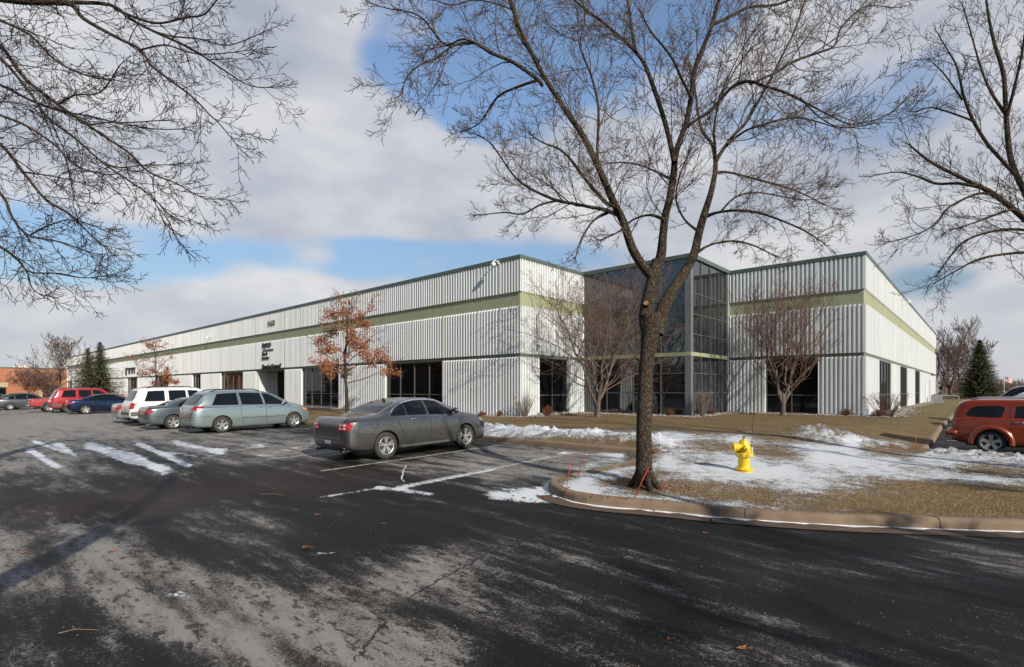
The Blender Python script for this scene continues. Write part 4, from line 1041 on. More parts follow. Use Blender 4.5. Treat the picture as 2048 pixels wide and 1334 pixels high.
def suv(**k):
    s = dict(L=5.05, tyre=.38, axles=(1.13,4.08), tum=.20, style='star', spokes=5, rimr=.60,
      top=[(0,.66),(.02,.90),(.05,1.08),(.12,1.20),(.30,1.55),(.42,1.78),(.55,1.86),(.9,1.90),(2,1.91),(2.9,1.88),(3.25,1.78),(3.65,1.45),(3.85,1.30),(4.3,1.26),(4.8,1.14),(4.98,.95),(5.05,.6)],
      belt=[(0,.6),(.05,1.02),(.2,1.14),(1,1.17),(2.5,1.16),(3.6,1.14),(4.3,1.1),(4.8,1.0),(5.05,.55)],
      wid=[(0,.80),(.03,.87),(.12,.93),(.4,.97),(1,.99),(2.5,.995),(4,.99),(4.6,.95),(4.9,.86),(5.0,.8),(5.05,.72)],
      bot=[(0,.52),(.04,.44),(.25,.36),(.8,.34),(1.5,.30),(4,.30),(4.7,.32),(4.95,.36),(5.05,.45)],
      side_glass=[([(.62,1.22),(1.0,1.21),(1.50,1.21)],[(.80,1.72),(1.1,1.735),(1.50,1.74)]),([(1.68,1.21),(2.1,1.21),(2.48,1.20)],[(1.68,1.74),(2.1,1.745),(2.44,1.74)]),([(2.60,1.20),(3.1,1.20),(3.62,1.19)],[(2.54,1.74),(2.95,1.72),(3.42,1.40)])],
      rear_glass=rr_rect(-.78,.78,1.26,1.74,.08), windscreen=rr_rect(-.75,.75,1.34,1.80,.10),
      seams=[[(1.60,1.76),(1.60,1.1),(1.66,.75)],[(2.52,1.75),(2.54,1.1),(2.54,.4)],[(3.68,1.16),(3.70,.7),(3.60,.4)],[(.2,.76),(.7,.76)]],
      rear_seams=[[(-.76,.76),(.76,.76)],[(-.8,.76),(-.8,1.7)],[(.8,.76),(.8,1.7)]],
      patches=[('tail_light','red_lamp',[dict(p='B',lo=[(-.93,.86),(-.78,.86)],hi=[(-.93,1.16),(-.78,1.16)]),dict(p='B',lo=[(.78,.86),(.93,.86)],hi=[(.78,1.16),(.93,1.16)]),dict(p='RL',lo=[(.06,.88),(.18,.88)],hi=[(.08,1.14),(.22,1.14)])]),
               ('number_plate','plate',[dict(p='B',lo=[(-.16,.82),(.16,.82)],hi=[(-.16,.93),(.16,.93)])]),
               ('bumper_trim','trim',[dict(p='B',g=(16,3),lo=[(-.9,.56),(.9,.56)],hi=[(-.9,.70),(.9,.70)]),dict(p='RL',g=(12,3),lo=[(.06,.52),(.62,.52)],hi=[(.06,.72),(.66,.72)])])],
      handles=[(1.80,1.08),(2.72,1.07)], mirror=(3.46,1.22), handle_mat='body', mirror_black=True,
      extras=[('roof_rail','black',rails(.75,2.85,.66)),('exhaust_pipe','black',exhaust(-.6))])
    s.update(k); return s
def crossover(**k):
    s = suv(L=4.7, tyre=.35, axles=(.95,3.72), tum=.30, style='seven', spokes=7,
      top=[(0,.62),(.02,.85),(.06,1.02),(.16,1.14),(.45,1.40),(.75,1.58),(1.1,1.65),(1.8,1.685),(2.4,1.665),(2.8,1.58),(3.3,1.28),(3.55,1.13),(4.1,1.04),(4.5,.88),(4.65,.7),(4.7,.5)],
      belt=[(0,.58),(.06,.94),(.2,1.04),(1,1.06),(2.5,1.03),(3.5,1.0),(4.1,.94),(4.5,.8),(4.7,.48)],
      wid=[(0,.70),(.03,.77),(.12,.84),(.4,.90),(1,.93),(2.5,.935),(3.7,.925),(4.2,.88),(4.5,.76),(4.65,.64),(4.7,.52)],
      bot=[(0,.46),(.04,.38),(.25,.3),(.8,.26),(1.5,.23),(4,.23),(4.4,.24),(4.6,.3),(4.7,.4)],
      side_glass=[([(.80,1.16),(1.0,1.12),(1.28,1.10)],[(.85,1.24),(1.0,1.38),(1.28,1.48)]),([(1.36,1.10),(1.8,1.09),(2.20,1.08)],[(1.36,1.50),(1.75,1.56),(2.16,1.565)]),([(2.28,1.08),(2.8,1.06),(3.26,1.05)],[(2.24,1.56),(2.6,1.50),(3.18,1.12)])],
      rear_glass=rr_rect(-.64,.64,1.17,1.54,.12), windscreen=rr_rect(-.66,.66,1.16,1.56,.14),
      seams=[[(1.32,1.1),(1.45,.7),(1.6,.3)],[(2.22,1.06),(2.26,.3)],[(3.34,1.0),(3.4,.6),(3.3,.3)]], rear_seams=[],
      patches=[('tail_light','red_lamp',[dict(p='B',lo=[(-.84,.90),(-.52,.92)],hi=[(-.84,1.08),(-.54,1.06)]),dict(p='B',lo=[(.52,.92),(.84,.90)],hi=[(.54,1.06),(.84,1.08)]),dict(p='RL',lo=[(.06,.90),(.25,.95)],hi=[(.1,1.08),(.34,1.08)])]),
               ('number_plate','plate',[dict(p='B',lo=[(-.16,.72),(.16,.72)],hi=[(-.16,.83),(.16,.83)])])],
      handles=[(1.75,.98),(2.75,.96)], mirror=(3.05,1.12), extras=[('roof_rail','black',rails(.95,2.3,.58,.04,.016))])
    s.update(k); return s
def retro_wagon(**k):
    def bumper(m, c):
        m.box((-.06, 0, .60), (.14, 1.36, .17)); m.tube([(-.09, -.75, .60), (-.02, -.86, .60), (.14, -.90, .60)], [.085, .085, .07], 8, cap=True); m.tube([(-.09, .75, .60), (-.02, .86, .60), (.14, .90, .60)], [.085, .085, .07], 8, cap=True)
    def flare(xa, s):
        def f(m, c):
                rows = []
                for i in range(19):
                    a = math.pi*(i/18)*1.08-.13; r0, r1 = .405, .54
                    rows.append([(xa+math.cos(a)*r0, s*.935, .34+math.sin(a)*r0), (xa+math.cos(a)*(r0+.03), s*.955, .34+math.sin(a)*(r0+.03)), (xa+math.cos(a)*(r0+.09), s*.945, .34+math.sin(a)*(r0+.09)), (xa+math.cos(a)*r1, s*.875, .34+math.sin(a)*r1)])
                m.grid(rows, flip=s < 0)
        return f
    s = suv(L=4.45, tyre=.345, axles=(.93,3.56), tum=.13, style='star', spokes=5, rimr=.70, arch=.40,
      top=[(0,.60),(.02,.85),(.04,1.08),(.09,1.30),(.17,1.50),(.30,1.61),(.5,1.65),(1.2,1.67),(2,1.66),(2.5,1.57),(2.8,1.45),(3.05,1.25),(3.2,1.14),(3.6,1.10),(4.1,1.02),(4.35,.85),(4.42,.7),(4.45,.5)],
      belt=[(0,.56),(.05,.95),(.2,1.06),(1,1.08),(2.5,1.05),(3.2,1.02),(4.0,.94),(4.3,.8),(4.45,.48)],
      wid=[(0,.70),(.03,.77),(.12,.83),(.4,.86),(1,.88),(2.5,.885),(3.7,.87),(4.1,.82),(4.3,.74),(4.4,.66),(4.45,.55)],
      bot=[(0,.42),(.04,.36),(.25,.3),(.8,.27),(1.5,.24),(4,.24),(4.2,.26),(4.4,.32),(4.45,.4)],
      side_glass=[([(.36,1.17),(.44,1.125),(.6,1.11),(.95,1.10),(1.14,1.11),(1.18,1.14)],[(.38,1.22),(.46,1.36),(.58,1.43),(.95,1.455),(1.20,1.45),(1.25,1.40)]),
                  ([(1.46,1.10),(1.9,1.09),(2.15,1.08)],[(1.50,1.45),(1.9,1.46),(2.10,1.45)]),([(2.25,1.08),(2.6,1.07),(2.98,1.06)],[(2.20,1.45),(2.5,1.42),(2.90,1.16)])],
      rear_glass=rr_rect(-.56,.56,1.12,1.42,.12), windscreen=rr_rect(-.6,.6,1.14,1.48,.12),
      seams=[[(1.36,1.5),(1.36,1.1),(1.38,.75)],[(2.17,1.46),(2.2,1.0),(2.2,.3)],[(3.06,1.05),(3.1,.6),(3.05,.3)]], rear_seams=[],
      patches=[('tail_light','red_lamp',[dict(p='B',lo=[(-.76,.80),(-.62,.80)],hi=[(-.76,.98),(-.62,.98)]),dict(p='B',lo=[(.62,.80),(.76,.80)],hi=[(.62,.98),(.76,.98)]),dict(p='RL',lo=[(.05,.80),(.13,.80)],hi=[(.07,.98),(.15,.98)])]),
               ('number_plate','plate',[dict(p='B',lo=[(-.16,.72),(.16,.72)],hi=[(-.16,.83),(.16,.83)])])],
      handles=[(1.55,.96),(2.32,.94)], mirror=(2.8,1.1), handle_mat='chrome', extras=[('roof_rail','galv',rails(.45,2.3,.57,.05,.024)),*[('wheel_arch',None,flare(xa,q)) for xa in (.93,3.56) for q in (-1,1)],('rear_bumper',None,bumper)])
    s.update(k); return s
def pickup(**k):
    def tub(m, c):
        m.box((1.02, 0, 1.075), (1.78, 1.42, .03))
    s = suv(L=5.2, tyre=.38, axles=(1.15,4.25), tum=.22, style='star',
      top=[(0,.62),(.02,.90),(.05,1.06),(.10,1.10),(.5,1.105),(2.0,1.105),(2.05,1.16),(2.18,1.60),(2.32,1.72),(2.8,1.76),(3.3,1.74),(3.6,1.60),(3.95,1.28),(4.1,1.18),(4.6,1.12),(5.0,.98),(5.14,.8),(5.2,.55)],
      belt=[(0,.58),(.03,.9),(.08,1.05),(2.0,1.07),(3.9,1.06),(4.5,1.02),(5.0,.9),(5.2,.5)],
      wid=[(0,.82),(.04,.86),(.15,.90),(2,.915),(4,.91),(4.7,.88),(5.0,.8),(5.15,.72),(5.2,.6)],
      bot=[(0,.55),(.1,.50),(.8,.42),(1.5,.36),(4,.34),(4.9,.36),(5.2,.45)],
      side_glass=[([(2.28,1.14),(2.5,1.13),(2.66,1.13)],[(2.34,1.56),(2.5,1.60),(2.64,1.61)]),([(2.74,1.13),(3.2,1.12),(3.80,1.11)],[(2.72,1.61),(3.1,1.61),(3.62,1.34)])],
      rear_glass=rr_rect(-.6,.6,1.24,1.58,.08), windscreen=rr_rect(-.68,.68,1.22,1.64,.10),
      seams=[[(2.02,1.1),(2.02,.45)],[(2.70,1.6),(2.72,.4)],[(3.86,1.08),(3.8,.4)]], rear_seams=[[(-.76,.62),(-.76,1.08)],[(.76,.62),(.76,1.08)]],
      patches=[('tail_light','red_lamp',[dict(p='B',lo=[(-.88,.82),(-.78,.82)],hi=[(-.88,1.06),(-.78,1.06)]),dict(p='B',lo=[(.78,.82),(.88,.82)],hi=[(.78,1.06),(.88,1.06)])])],
      handles=[(2.85,1.02)], mirror=(3.6,1.2), extras=[('cargo_cover','black',tub),('rear_bumper','chrome',lambda m,c: m.box((-.08,0,.56),(.16,1.72,.18))),
        *[('wheel_arch','trim',lambda m,c,s=s: m.tube([(1.15+math.cos(a)*.46, s*.90, .38+math.sin(a)*.46) for a in [math.pi*i/14 for i in range(15)]], [.05]*15, 6)) for s in (-1, 1)]])
    s.update(k); return s
def make_cars():
    pc = lambda n, c, mt=.5, d=.35: paint(n, c, mt, d)
    G = 'cars parked nose-in along the white building'; G2 = 'cars parked in the right-hand lot'
    gm = pc('graphite_paint', (.175, .172, .17), .88, .05)
    make_car('sedan', 'dark grey four-door sedan with red and clear tail lamps, nearest parked car', sedan(), 6.80, 12.35, 0, gm, group=G).scale = (.97, 1, 1)
    make_car('minivan', 'light blue-green minivan with roof rails parked left of the grey sedan', minivan(), 7.05, 24.3, 0, pc('pale_teal_paint', (.33, .40, .40), .7, .14), 'minivan', group=G)
    make_car('sedan', 'dark slate grey car half hidden behind the light minivan', small_sedan(), 6.45, 28.1, 0, pc('slate_paint', (.15, .18, .19), .8, .2), group=G)
    w = make_car('suv', 'white full-size suv with black roof rails', suv(), 6.55, 31.6, 0, pc('white_car_paint', (.72, .72, .70), 0, .3), 'suv', group=G)
    make_car('sedan', 'silver sedan just left of the white suv', small_sedan(), 6.7, 34.7, 0, pc('silver_paint', (.50, .48, .46), .8, .25), group=G)
    make_car('sedan', 'dark navy blue sedan in the middle of the far row', small_sedan(style='star', spokes=5), 6.75, 49.6, 0, pc('navy_paint', (.006, .018, .065), .7, .02), group=G)
    make_car('suv', 'bright red suv with grey bumper behind the navy sedan', suv(L=4.75, axles=(1.05, 3.85), extras=[('roof_rail', 'black', rails(.75, 2.6, .62)), ('spare_wheel_mount', 'trim', lambda m, c: m.box((-.04, .3, .62), (.12, .6, .14)))]), 6.3, 53.6, 0, pc('red_paint', (.36, .010, .014), .1, .08), 'suv', group=G)
    make_car('pickup_truck', 'faded red pickup truck seen from its rear corner left of the red suv', pickup(), 5.5, 57.4, 0, pc('faded_red_paint', (.38, .035, .04), .05, .12), 'pickup truck', group=G)
    make_car('suv', 'dark grey crossover with silver wheels at the far left of the lot', crossover(), 4.6, 73.0, 0, pc('dark_grey_paint', (.10, .11, .115), .75, .08), 'suv', group=G)
    make_car('suv', 'dark crossover cut off by the left edge, beyond the dark grey one', crossover(), 2.6, 77.2, 0, pc('dark_green_grey_paint', (.08, .09, .09), .75, .08), 'suv', group=G)
    o = pc('shaded_orange_paint', (.26, .034, .008), .3, .12); sp = retro_wagon(); sp['extras'] = [(a, b or o, c) for a, b, c in sp['extras']]  # orange darkened so the paint colour carries the tree shadow on the wagon
    make_car('suv', 'orange retro wagon with chrome star wheels at the right edge', sp, 22.45, .75, -90, o, 'suv', group=G2)
    make_car('hatchback', 'small white car whose roof shows just above the orange wagon', sedan(), 26.6, -5.3, 90, pc('white_paint_b', (.55, .56, .58), .2, .1), group=G2)
    make_car('sedan', 'silver white crossover behind the small white car', crossover(), 30.0, -4.0, 90, pc('silver_white_paint', (.55, .56, .58), .4, .1), group=G2)
    make_car('suv', 'black suv farthest back in the right-hand row', suv(), 34.6, -4.3, 90, pc('black_paint', (.012, .012, .014), .3, .1), 'suv', group=G2)
# ------------------------------------------------------------------ trees
def grow(mb, p, d, length, r, lvl, maxlvl, rnd, tw=None, wander=.16, up=.05, ends=None, spread=(.5, 1.05), kids=(5, 8), sides=4, rmin=.004, ratio=.55, tmin=.25):
    n = max(3, min(9, int(length/.22)+2)); pts = [Vector(p)]; rr = [r]; d = Vector(d).normalized(); st = length/n
    for i in range(n):
        d = (d+Vector((rnd.gauss(0, wander), rnd.gauss(0, wander), rnd.gauss(0, wander)+up))).normalized()
        pts.append(pts[-1]+d*st); rr.append(max(rmin, r*(1-.8*(i+1)/n)))
    (mb if lvl <= 1 or tw is None else tw).tube(pts, rr, sides if lvl < 2 else 3)
    if ends is not None and lvl >= maxlvl-1: ends.append((pts[-1], d)); ends.append((pts[len(pts)//2], d))
    if lvl < maxlvl: branch(mb, pts, rr, length, lvl+1, maxlvl, rnd, tw, wander, up, ends, spread, kids, sides, rmin, ratio, tmin)
def branch(mb, pts, rr, length, lvl, maxlvl, rnd, tw=None, wander=.16, up=.05, ends=None, spread=(.5, 1.05), kids=(5, 8), sides=4, rmin=.004, ratio=.55, tmin=.25, lscale=1.0, nk=None):
    k = rnd.randint(*kids); az = rnd.uniform(0, 6.28); m = len(pts)-1
    for i in range(k):
        f = tmin+(1-tmin)*(i+rnd.random())/k; f = min(f, .985); x = f*m; a = int(x); b = min(a+1, m); q = pts[a].lerp(pts[b], x-a)
        d = (pts[b]-pts[max(0, a-1)]).normalized(); az += 2.4+rnd.gauss(0, .5); o = d.orthogonal().normalized(); o.rotate(Matrix.Rotation(az, 3, d))
        an = rnd.uniform(*spread); nd = d*math.cos(an)+o*math.sin(an); nd.z += up*1.5
        r0 = rr[a]*(1-(x-a))+rr[b]*(x-a); ll = length*ratio*rnd.uniform(.55, 1.15)*(1-.45*f)*lscale
        if ll < .06: continue
        grow(mb, q, nd, ll, max(rmin, min(r0*.6, .0068*ll+.0022)), lvl, maxlvl, rnd, tw, wander, up, ends, spread, nk or (max(3, kids[0]-1), max(4, kids[1]-1)), sides, rmin, ratio, tmin)
def spline(pts, n=4):
    """Catmull-Rom through (x, y, z, r) points"""
    P = [pts[0]]+pts+[pts[-1]]; out = []
    for i in range(1, len(P)-2):
        for k in range(n):
            t = k/n; a, b, c, d = P[i-1], P[i], P[i+1], P[i+2]
            out.append(tuple(.5*((2*b[j])+(-a[j]+c[j])*t+(2*a[j]-5*b[j]+4*c[j]-d[j])*t*t+(-a[j]+3*b[j]-3*c[j]+d[j])*t*t*t) for j in range(4)))
    out.append(pts[-1]); return out
LW = .54
def limb3(pix, Y0, dY, n=4):
    """(px, py, width px) drawn at a depth that drifts from Y0 by dY over the limb"""
    k = len(pix)-1; P = []
    for i, (a, b, w) in enumerate(pix):
        Y = Y0+dY*(i/k)**1.15; v = at(a, b, Y); P.append((v.x, v.y, v.z, max(.005, w*LW/2*Y/F)))
    s = spline(P, n); return [Vector(q[:3]) for q in s], [q[3] for q in s]
def limbed_tree(name, label, root, Y0, trunk_pts, limbs, rnd, bark, twig, flare=None, kids=(8, 11), lv=3, lscale=1.0, ratio=.42, maxlen=2.2, group=None, kid=(6, 8), rmin=.0034, up=.05, density=2.6):
    e = empty(name, root); tag(e, label, 'tree', group); off = Vector(root)
    tm, cm = MB(), MB()
    for pts, rr, sides in trunk_pts: tm.tube(pts, rr, sides)
    for (pts, rr) in limbs:
        tm.tube(pts, rr, 8)
        ll = sum((a-b).length for a, b in zip(pts[:-1], pts[1:]))
        rr[-1] = min(rr[-1], .009)
        for q in (0, 1, 2): grow(cm, pts[-1-q], (pts[-1]-pts[-2]).normalized()+Vector((rnd.gauss(0, .3), rnd.gauss(0, .3), rnd.gauss(0, .3)))*(q > 0), rnd.uniform(.25, .5), min(rr[-1-q], .007), 1, 3, rnd, None, .12, up, None, (.5, 1.0), (5, 7), 4, rmin, .5, .15)
        k = max(6, int(ll*density)); branch(cm, pts, rr, min(ll*.62, maxlen)*1.35, 1, lv, rnd, None, .14, up, None, (.45, 1.0), (k, k+2), 4, rmin, ratio, .16, lscale, kid)
    # nothing of it may stand right at the camera
    t = tm.build('trunk', bark, e, True); c = cm.build('crown', twig, e, True)
    for o in (t, c): o.location = -off
    return e
def main_tree():
    rnd = random.Random(11); Y0 = 9.35; W = lambda p, n=4, dy=0, y=Y0: limb3(p, y, dy, n)
    base = gnd(1289, 974)
    tr = W([(1289,985,120),(1288,972,100),(1288,956,76),(1288,938,62),(1288,900,58),(1288,850,55),(1290,790,55),(1292,740,51),(1294,715,52),(1298,690,60),(1301,665,68),(1302,645,76),(1300,628,78)], 5)
    lst = W([(1293,660,44),(1290,632,46),(1297,600,50),(1303,572,46),(1309,545,44),(1315,520,40)], 5)
    rst = W([(1312,668,54),(1320,636,54),(1334,600,46),(1352,570,40),(1375,535,34),(1389,505,31),(1397,470,29),(1408,430,26),(1422,385,21),(1430,345,18),(1431,322,16)], 5, .5)
    cut = W([(1298,625,30),(1294,613,20),(1292,606,18)], 3, -.17)
    Ls = []
    def a(p, dy, y=Y0): Ls.append(W(p, 4, dy, y)); return Ls[-1]
    a([(1307,555,36),(1288,535,34),(1265,498,32),(1247,445,29),(1226,402,27),(1197,335,23),(1168,275,21),(1132,222,19),(1096,166,17),(1070,120,15),(1045,70,13),(1022,10,10),(1000,-60,8)], -1.2)
    a([(1250,460,22),(1238,420,16),(1222,410,15),(1208,402,15),(1172,360,12),(1152,333,11),(1135,312,9),(1115,296,8),(1085,285,6),(1060,268,5)], -1.0, Y0-.3)
    a([(1240,432,16),(1210,420,14),(1180,414,12),(1152,408,11),(1115,401,11),(1070,382,9),(1032,356,8),(1002,315,6),(980,285,5),(950,268,4)], .9, Y0-.3)
    a([(1115,401,8),(1080,410,7),(1045,428,6),(1010,425,5),(960,430,3)], -.6, Y0+.2)
    a([(1215,425,14),(1188,440,9),(1170,465,7),(1158,490,5),(1150,520,4)], -.5, Y0-.3)
    a([(1210,370,10),(1195,315,11),(1197,244,10),(1195,202,9),(1182,150,8),(1160,90,6),(1170,40,5),(1165,0,4)], 1.5, Y0-.4)
    a([(1085,172,13),(1073,157,13),(1025,124,12),(980,105,11),(950,86,10),(909,90,8),(870,118,7),(840,130,6),(815,152,5),(805,180,4)], -1.1, Y0-.9)
    a([(1078,124,10),(1036,67,10),(1030,22,8),(1015,-20,6)], .8, Y0-.8)
    a([(980,105,9),(930,78,8),(893,90,7),(867,64,7),(845,37,6),(819,24,5),(780,18,4),(745,8,3)], .8, Y0-1.7)
    a([(1076,160,11),(1040,172,10),(1000,190,8),(980,215,7),(960,245,5),(930,262,4)], 1.0, Y0-.9)
    a([(1030,22,7),(1000,10,6),(950,0,5),(900,10,4),(850,-10,3)], -1, Y0-.3)
    # middle
    a([(1312,540,40),(1322,510,36),(1326,470,30),(1331,430,28),(1340,395,27),(1347,350,25),(1351,310,23),(1362,275,21),(1374,240,20),(1383,190,19),(1389,140,18),(1405,98,17),(1422,55,15),(1440,-10,12),(1452,-60,9)], -.9)
    a([(1349,325,21),(1338,275,18),(1324,225,17),(1308,178,16),(1290,130,14),(1270,102,13),(1238,72,12),(1200,40,10),(1160,10,8),(1120,-25,7)], .9, Y0-.4)
    a([(1272,105,13),(1264,62,11),(1258,20,10),(1250,-40,8)], .8, Y0)
    a([(1424,50,13),(1462,32,11),(1500,14,10),(1550,10,9),(1590,-5,8)], 1.2, Y0-.7)
    a([(1368,258,15),(1392,240,12),(1420,222,12),(1447,192,11),(1470,170,11),(1500,163,11),(1530,172,10),(1570,185,9),(1610,205,8),(1655,228,6),(1700,248,5),(1750,240,4),(1790,222,3)], -1.5, Y0-.4)
    a([(1500,168,10),(1545,148,9),(1590,122,9),(1640,104,8),(1668,92,7),(1680,60,6),(1700,35,5),(1735,12,4),(1790,15,3)], 1.2, Y0-.9)
    a([(1600,195,7),(1640,235,5),(1680,255,4),(1720,252,3)], -.6, Y0-1.4)
    a([(1385,200,12),(1360,150,9),(1340,110,8),(1300,60,6),(1280,20,5)], -1.0, Y0-.6)
    a([(1330,440,16),(1300,430,9),(1265,440,7),(1235,465,6),(1200,480,4)], .8, Y0-.2)
    a([(1345,360,12),(1315,345,8),(1280,330,7),(1240,325,5),(1200,330,3)], -1.0, Y0-.2)
    # right
    a([(1431,325,15),(1425,290,13),(1405,262,11),(1396,225,9),(1390,180,7),(1378,130,5)], .9, Y0+.5)
    a([(1431,325,16),(1442,305,14),(1468,270,12),(1492,245,11),(1515,205,10),(1540,160,9),(1565,110,8),(1590,60,7),(1610,0,6)], 1.2, Y0+.5)
    a([(1431,330,12),(1430,290,9),(1428,255,8),(1440,200,6),(1470,140,5),(1500,100,4)], -1.1, Y0+.5)
    a([(1455,290,10),(1490,262,8),(1540,245,8),(1590,235,7),(1640,245,5),(1690,262,3)], .9, Y0+.6)
    a([(1414,432,15),(1435,425,10),(1470,421,9),(1510,424,8),(1560,440,7),(1610,462,6),(1650,488,4)], -1.0, Y0+.4)
    a([(1432,345,12),(1460,345,8),(1510,358,7),(1550,368,6),(1600,385,5),(1650,410,4)], 1.0, Y0+.5)
    a([(1440,425,8),(1470,395,7),(1510,385,6),(1560,392,5),(1610,400,4),(1660,395,3)], .8, Y0+.2)
    a([(1390,508,14),(1420,490,8),(1465,482,7),(1510,492,6),(1555,515,4)], .6, Y0+.3)
    a([(1400,465,12),(1370,440,8),(1352,400,7),(1360,350,5),(1380,300,4)], -.9, Y0+.3)
    for k in range(10):   # small drooping shoots low in the crown
        L0 = Ls[k % len(Ls)]
    e = limbed_tree('maple_tree', 'large bare leafless tree with forked trunk on the snowy lawn beside the curved kerb', (base.x, base.y, base.z-.02), Y0,
        [(tr[0], tr[1], 20), (lst[0], lst[1], 16), (rst[0], rst[1], 14), (cut[0], cut[1], 12)], Ls, rnd, M['bark'], M['twig'], density=4.6, ratio=.56, kid=(7, 9))
    m = MB(); c = cut[0][-1]; d = (cut[0][-1]-cut[0][-2]).normalized(); m.tube([c-d*.005, c+d*.006], [cut[1][-1]*1.02]*2, 14, cap=True)
    o = m.build('cut_stub', plain('pale_cut_wood', (.23, .14, .07), .8), e); o.location = -Vector(e.location)
    # root flare
    rm = MB()
    for k in range(7):
        an = k*.9+.3; dx, dy = math.cos(an), math.sin(an); b = Vector((base.x, base.y, base.z))
        rm.tube([b+Vector((dx*.09, dy*.09, .30)), b+Vector((dx*.17, dy*.17, .11)), b+Vector((dx*.29, dy*.29, -.03))], [.05, .06, .035], 8)
    o = rm.build('root_flare', M['bark'], e, True); o.location = -Vector(e.location)
def right_tree():
    rnd = random.Random(21); Y0 = 11.5; Ls = []
    def a(p, dy, y=Y0): Ls.append(limb3(p, y, dy, 4))
    tr = limb3([(2148,960,70),(2146,930,60),(2144,800,52),(2140,650,50),(2134,560,52)], Y0, 0, 5)
    a([(2136,570,34),(2110,510,28),(2080,465,24),(2048,437,20),(2010,405,18),(1975,381,16),(1928,358,13),(1872,330,10),(1844,311,8),(1817,288,5)], -1.0)
    a([(1965,376,12),(1919,367,10),(1872,367,9),(1835,353,7),(1793,344,5),(1745,352,3)], .9, Y0-.7)
    a([(2134,560,36),(2100,470,28),(2070,420,24),(2048,381,21),(2021,316,19),(2012,223,16),(2007,149,14),(1988,84,11),(1975,19,8),(1970,-40,6)], 1.1)
    a([(2040,360,16),(2008,325,12),(1975,288,12),(1947,242,11),(1928,195,9),(1914,135,7),(1895,100,5),(1877,70,4)], -.9, Y0+.4)
    a([(2110,510,16),(2070,480,12),(2048,460,11),(1988,462,9),(1930,482,7),(1895,520,5),(1872,553,4)], .8)
    a([(2010,405,12),(1965,386,9),(1900,413,8),(1870,448,6),(1830,470,5),(1756,490,3)], -.8, Y0-.4)
    a([(2120,540,16),(2080,515,12),(2048,505,11),(1965,516,8),(1915,540,6),(1868,567,4)], -.6)
    a([(2012,230,12),(1980,180,9),(1960,130,7),(1940,60,5),(1925,10,4)], .9, Y0+.4)
    a([(2012,240,12),(2030,170,10),(2045,100,8),(2055,20,6)], -.8, Y0+.4)
    a([(1947,242,8),(1900,225,6),(1860,215,5),(1830,225,4)], .6, Y0)
    a([(1925,200,7),(1890,150,5),(1865,125,4)], -.5, Y0)
    a([(2100,500,16),(2100,400,14),(2090,300,12),(2100,200,10),(2080,100,8)], .6)
    a([(2130,560,20),(2170,480,16),(2210,380,13),(2240,260,10)], .8)
    a([(2060,450,12),(2030,420,9),(1990,430,8),(1950,445,6),(1900,460,4)], -1.2, Y0-.3)
    x = gnd(2148, 958)
    limbed_tree('maple_tree', 'bare tree at the right edge whose branches reach in above the orange car', (x.x, x.y, x.z), Y0, [(tr[0], tr[1], 12)], Ls, rnd, M['bark'], M['twig_dark'], density=3.8, ratio=.50, maxlen=2.1, kid=(6, 8), rmin=.0032)
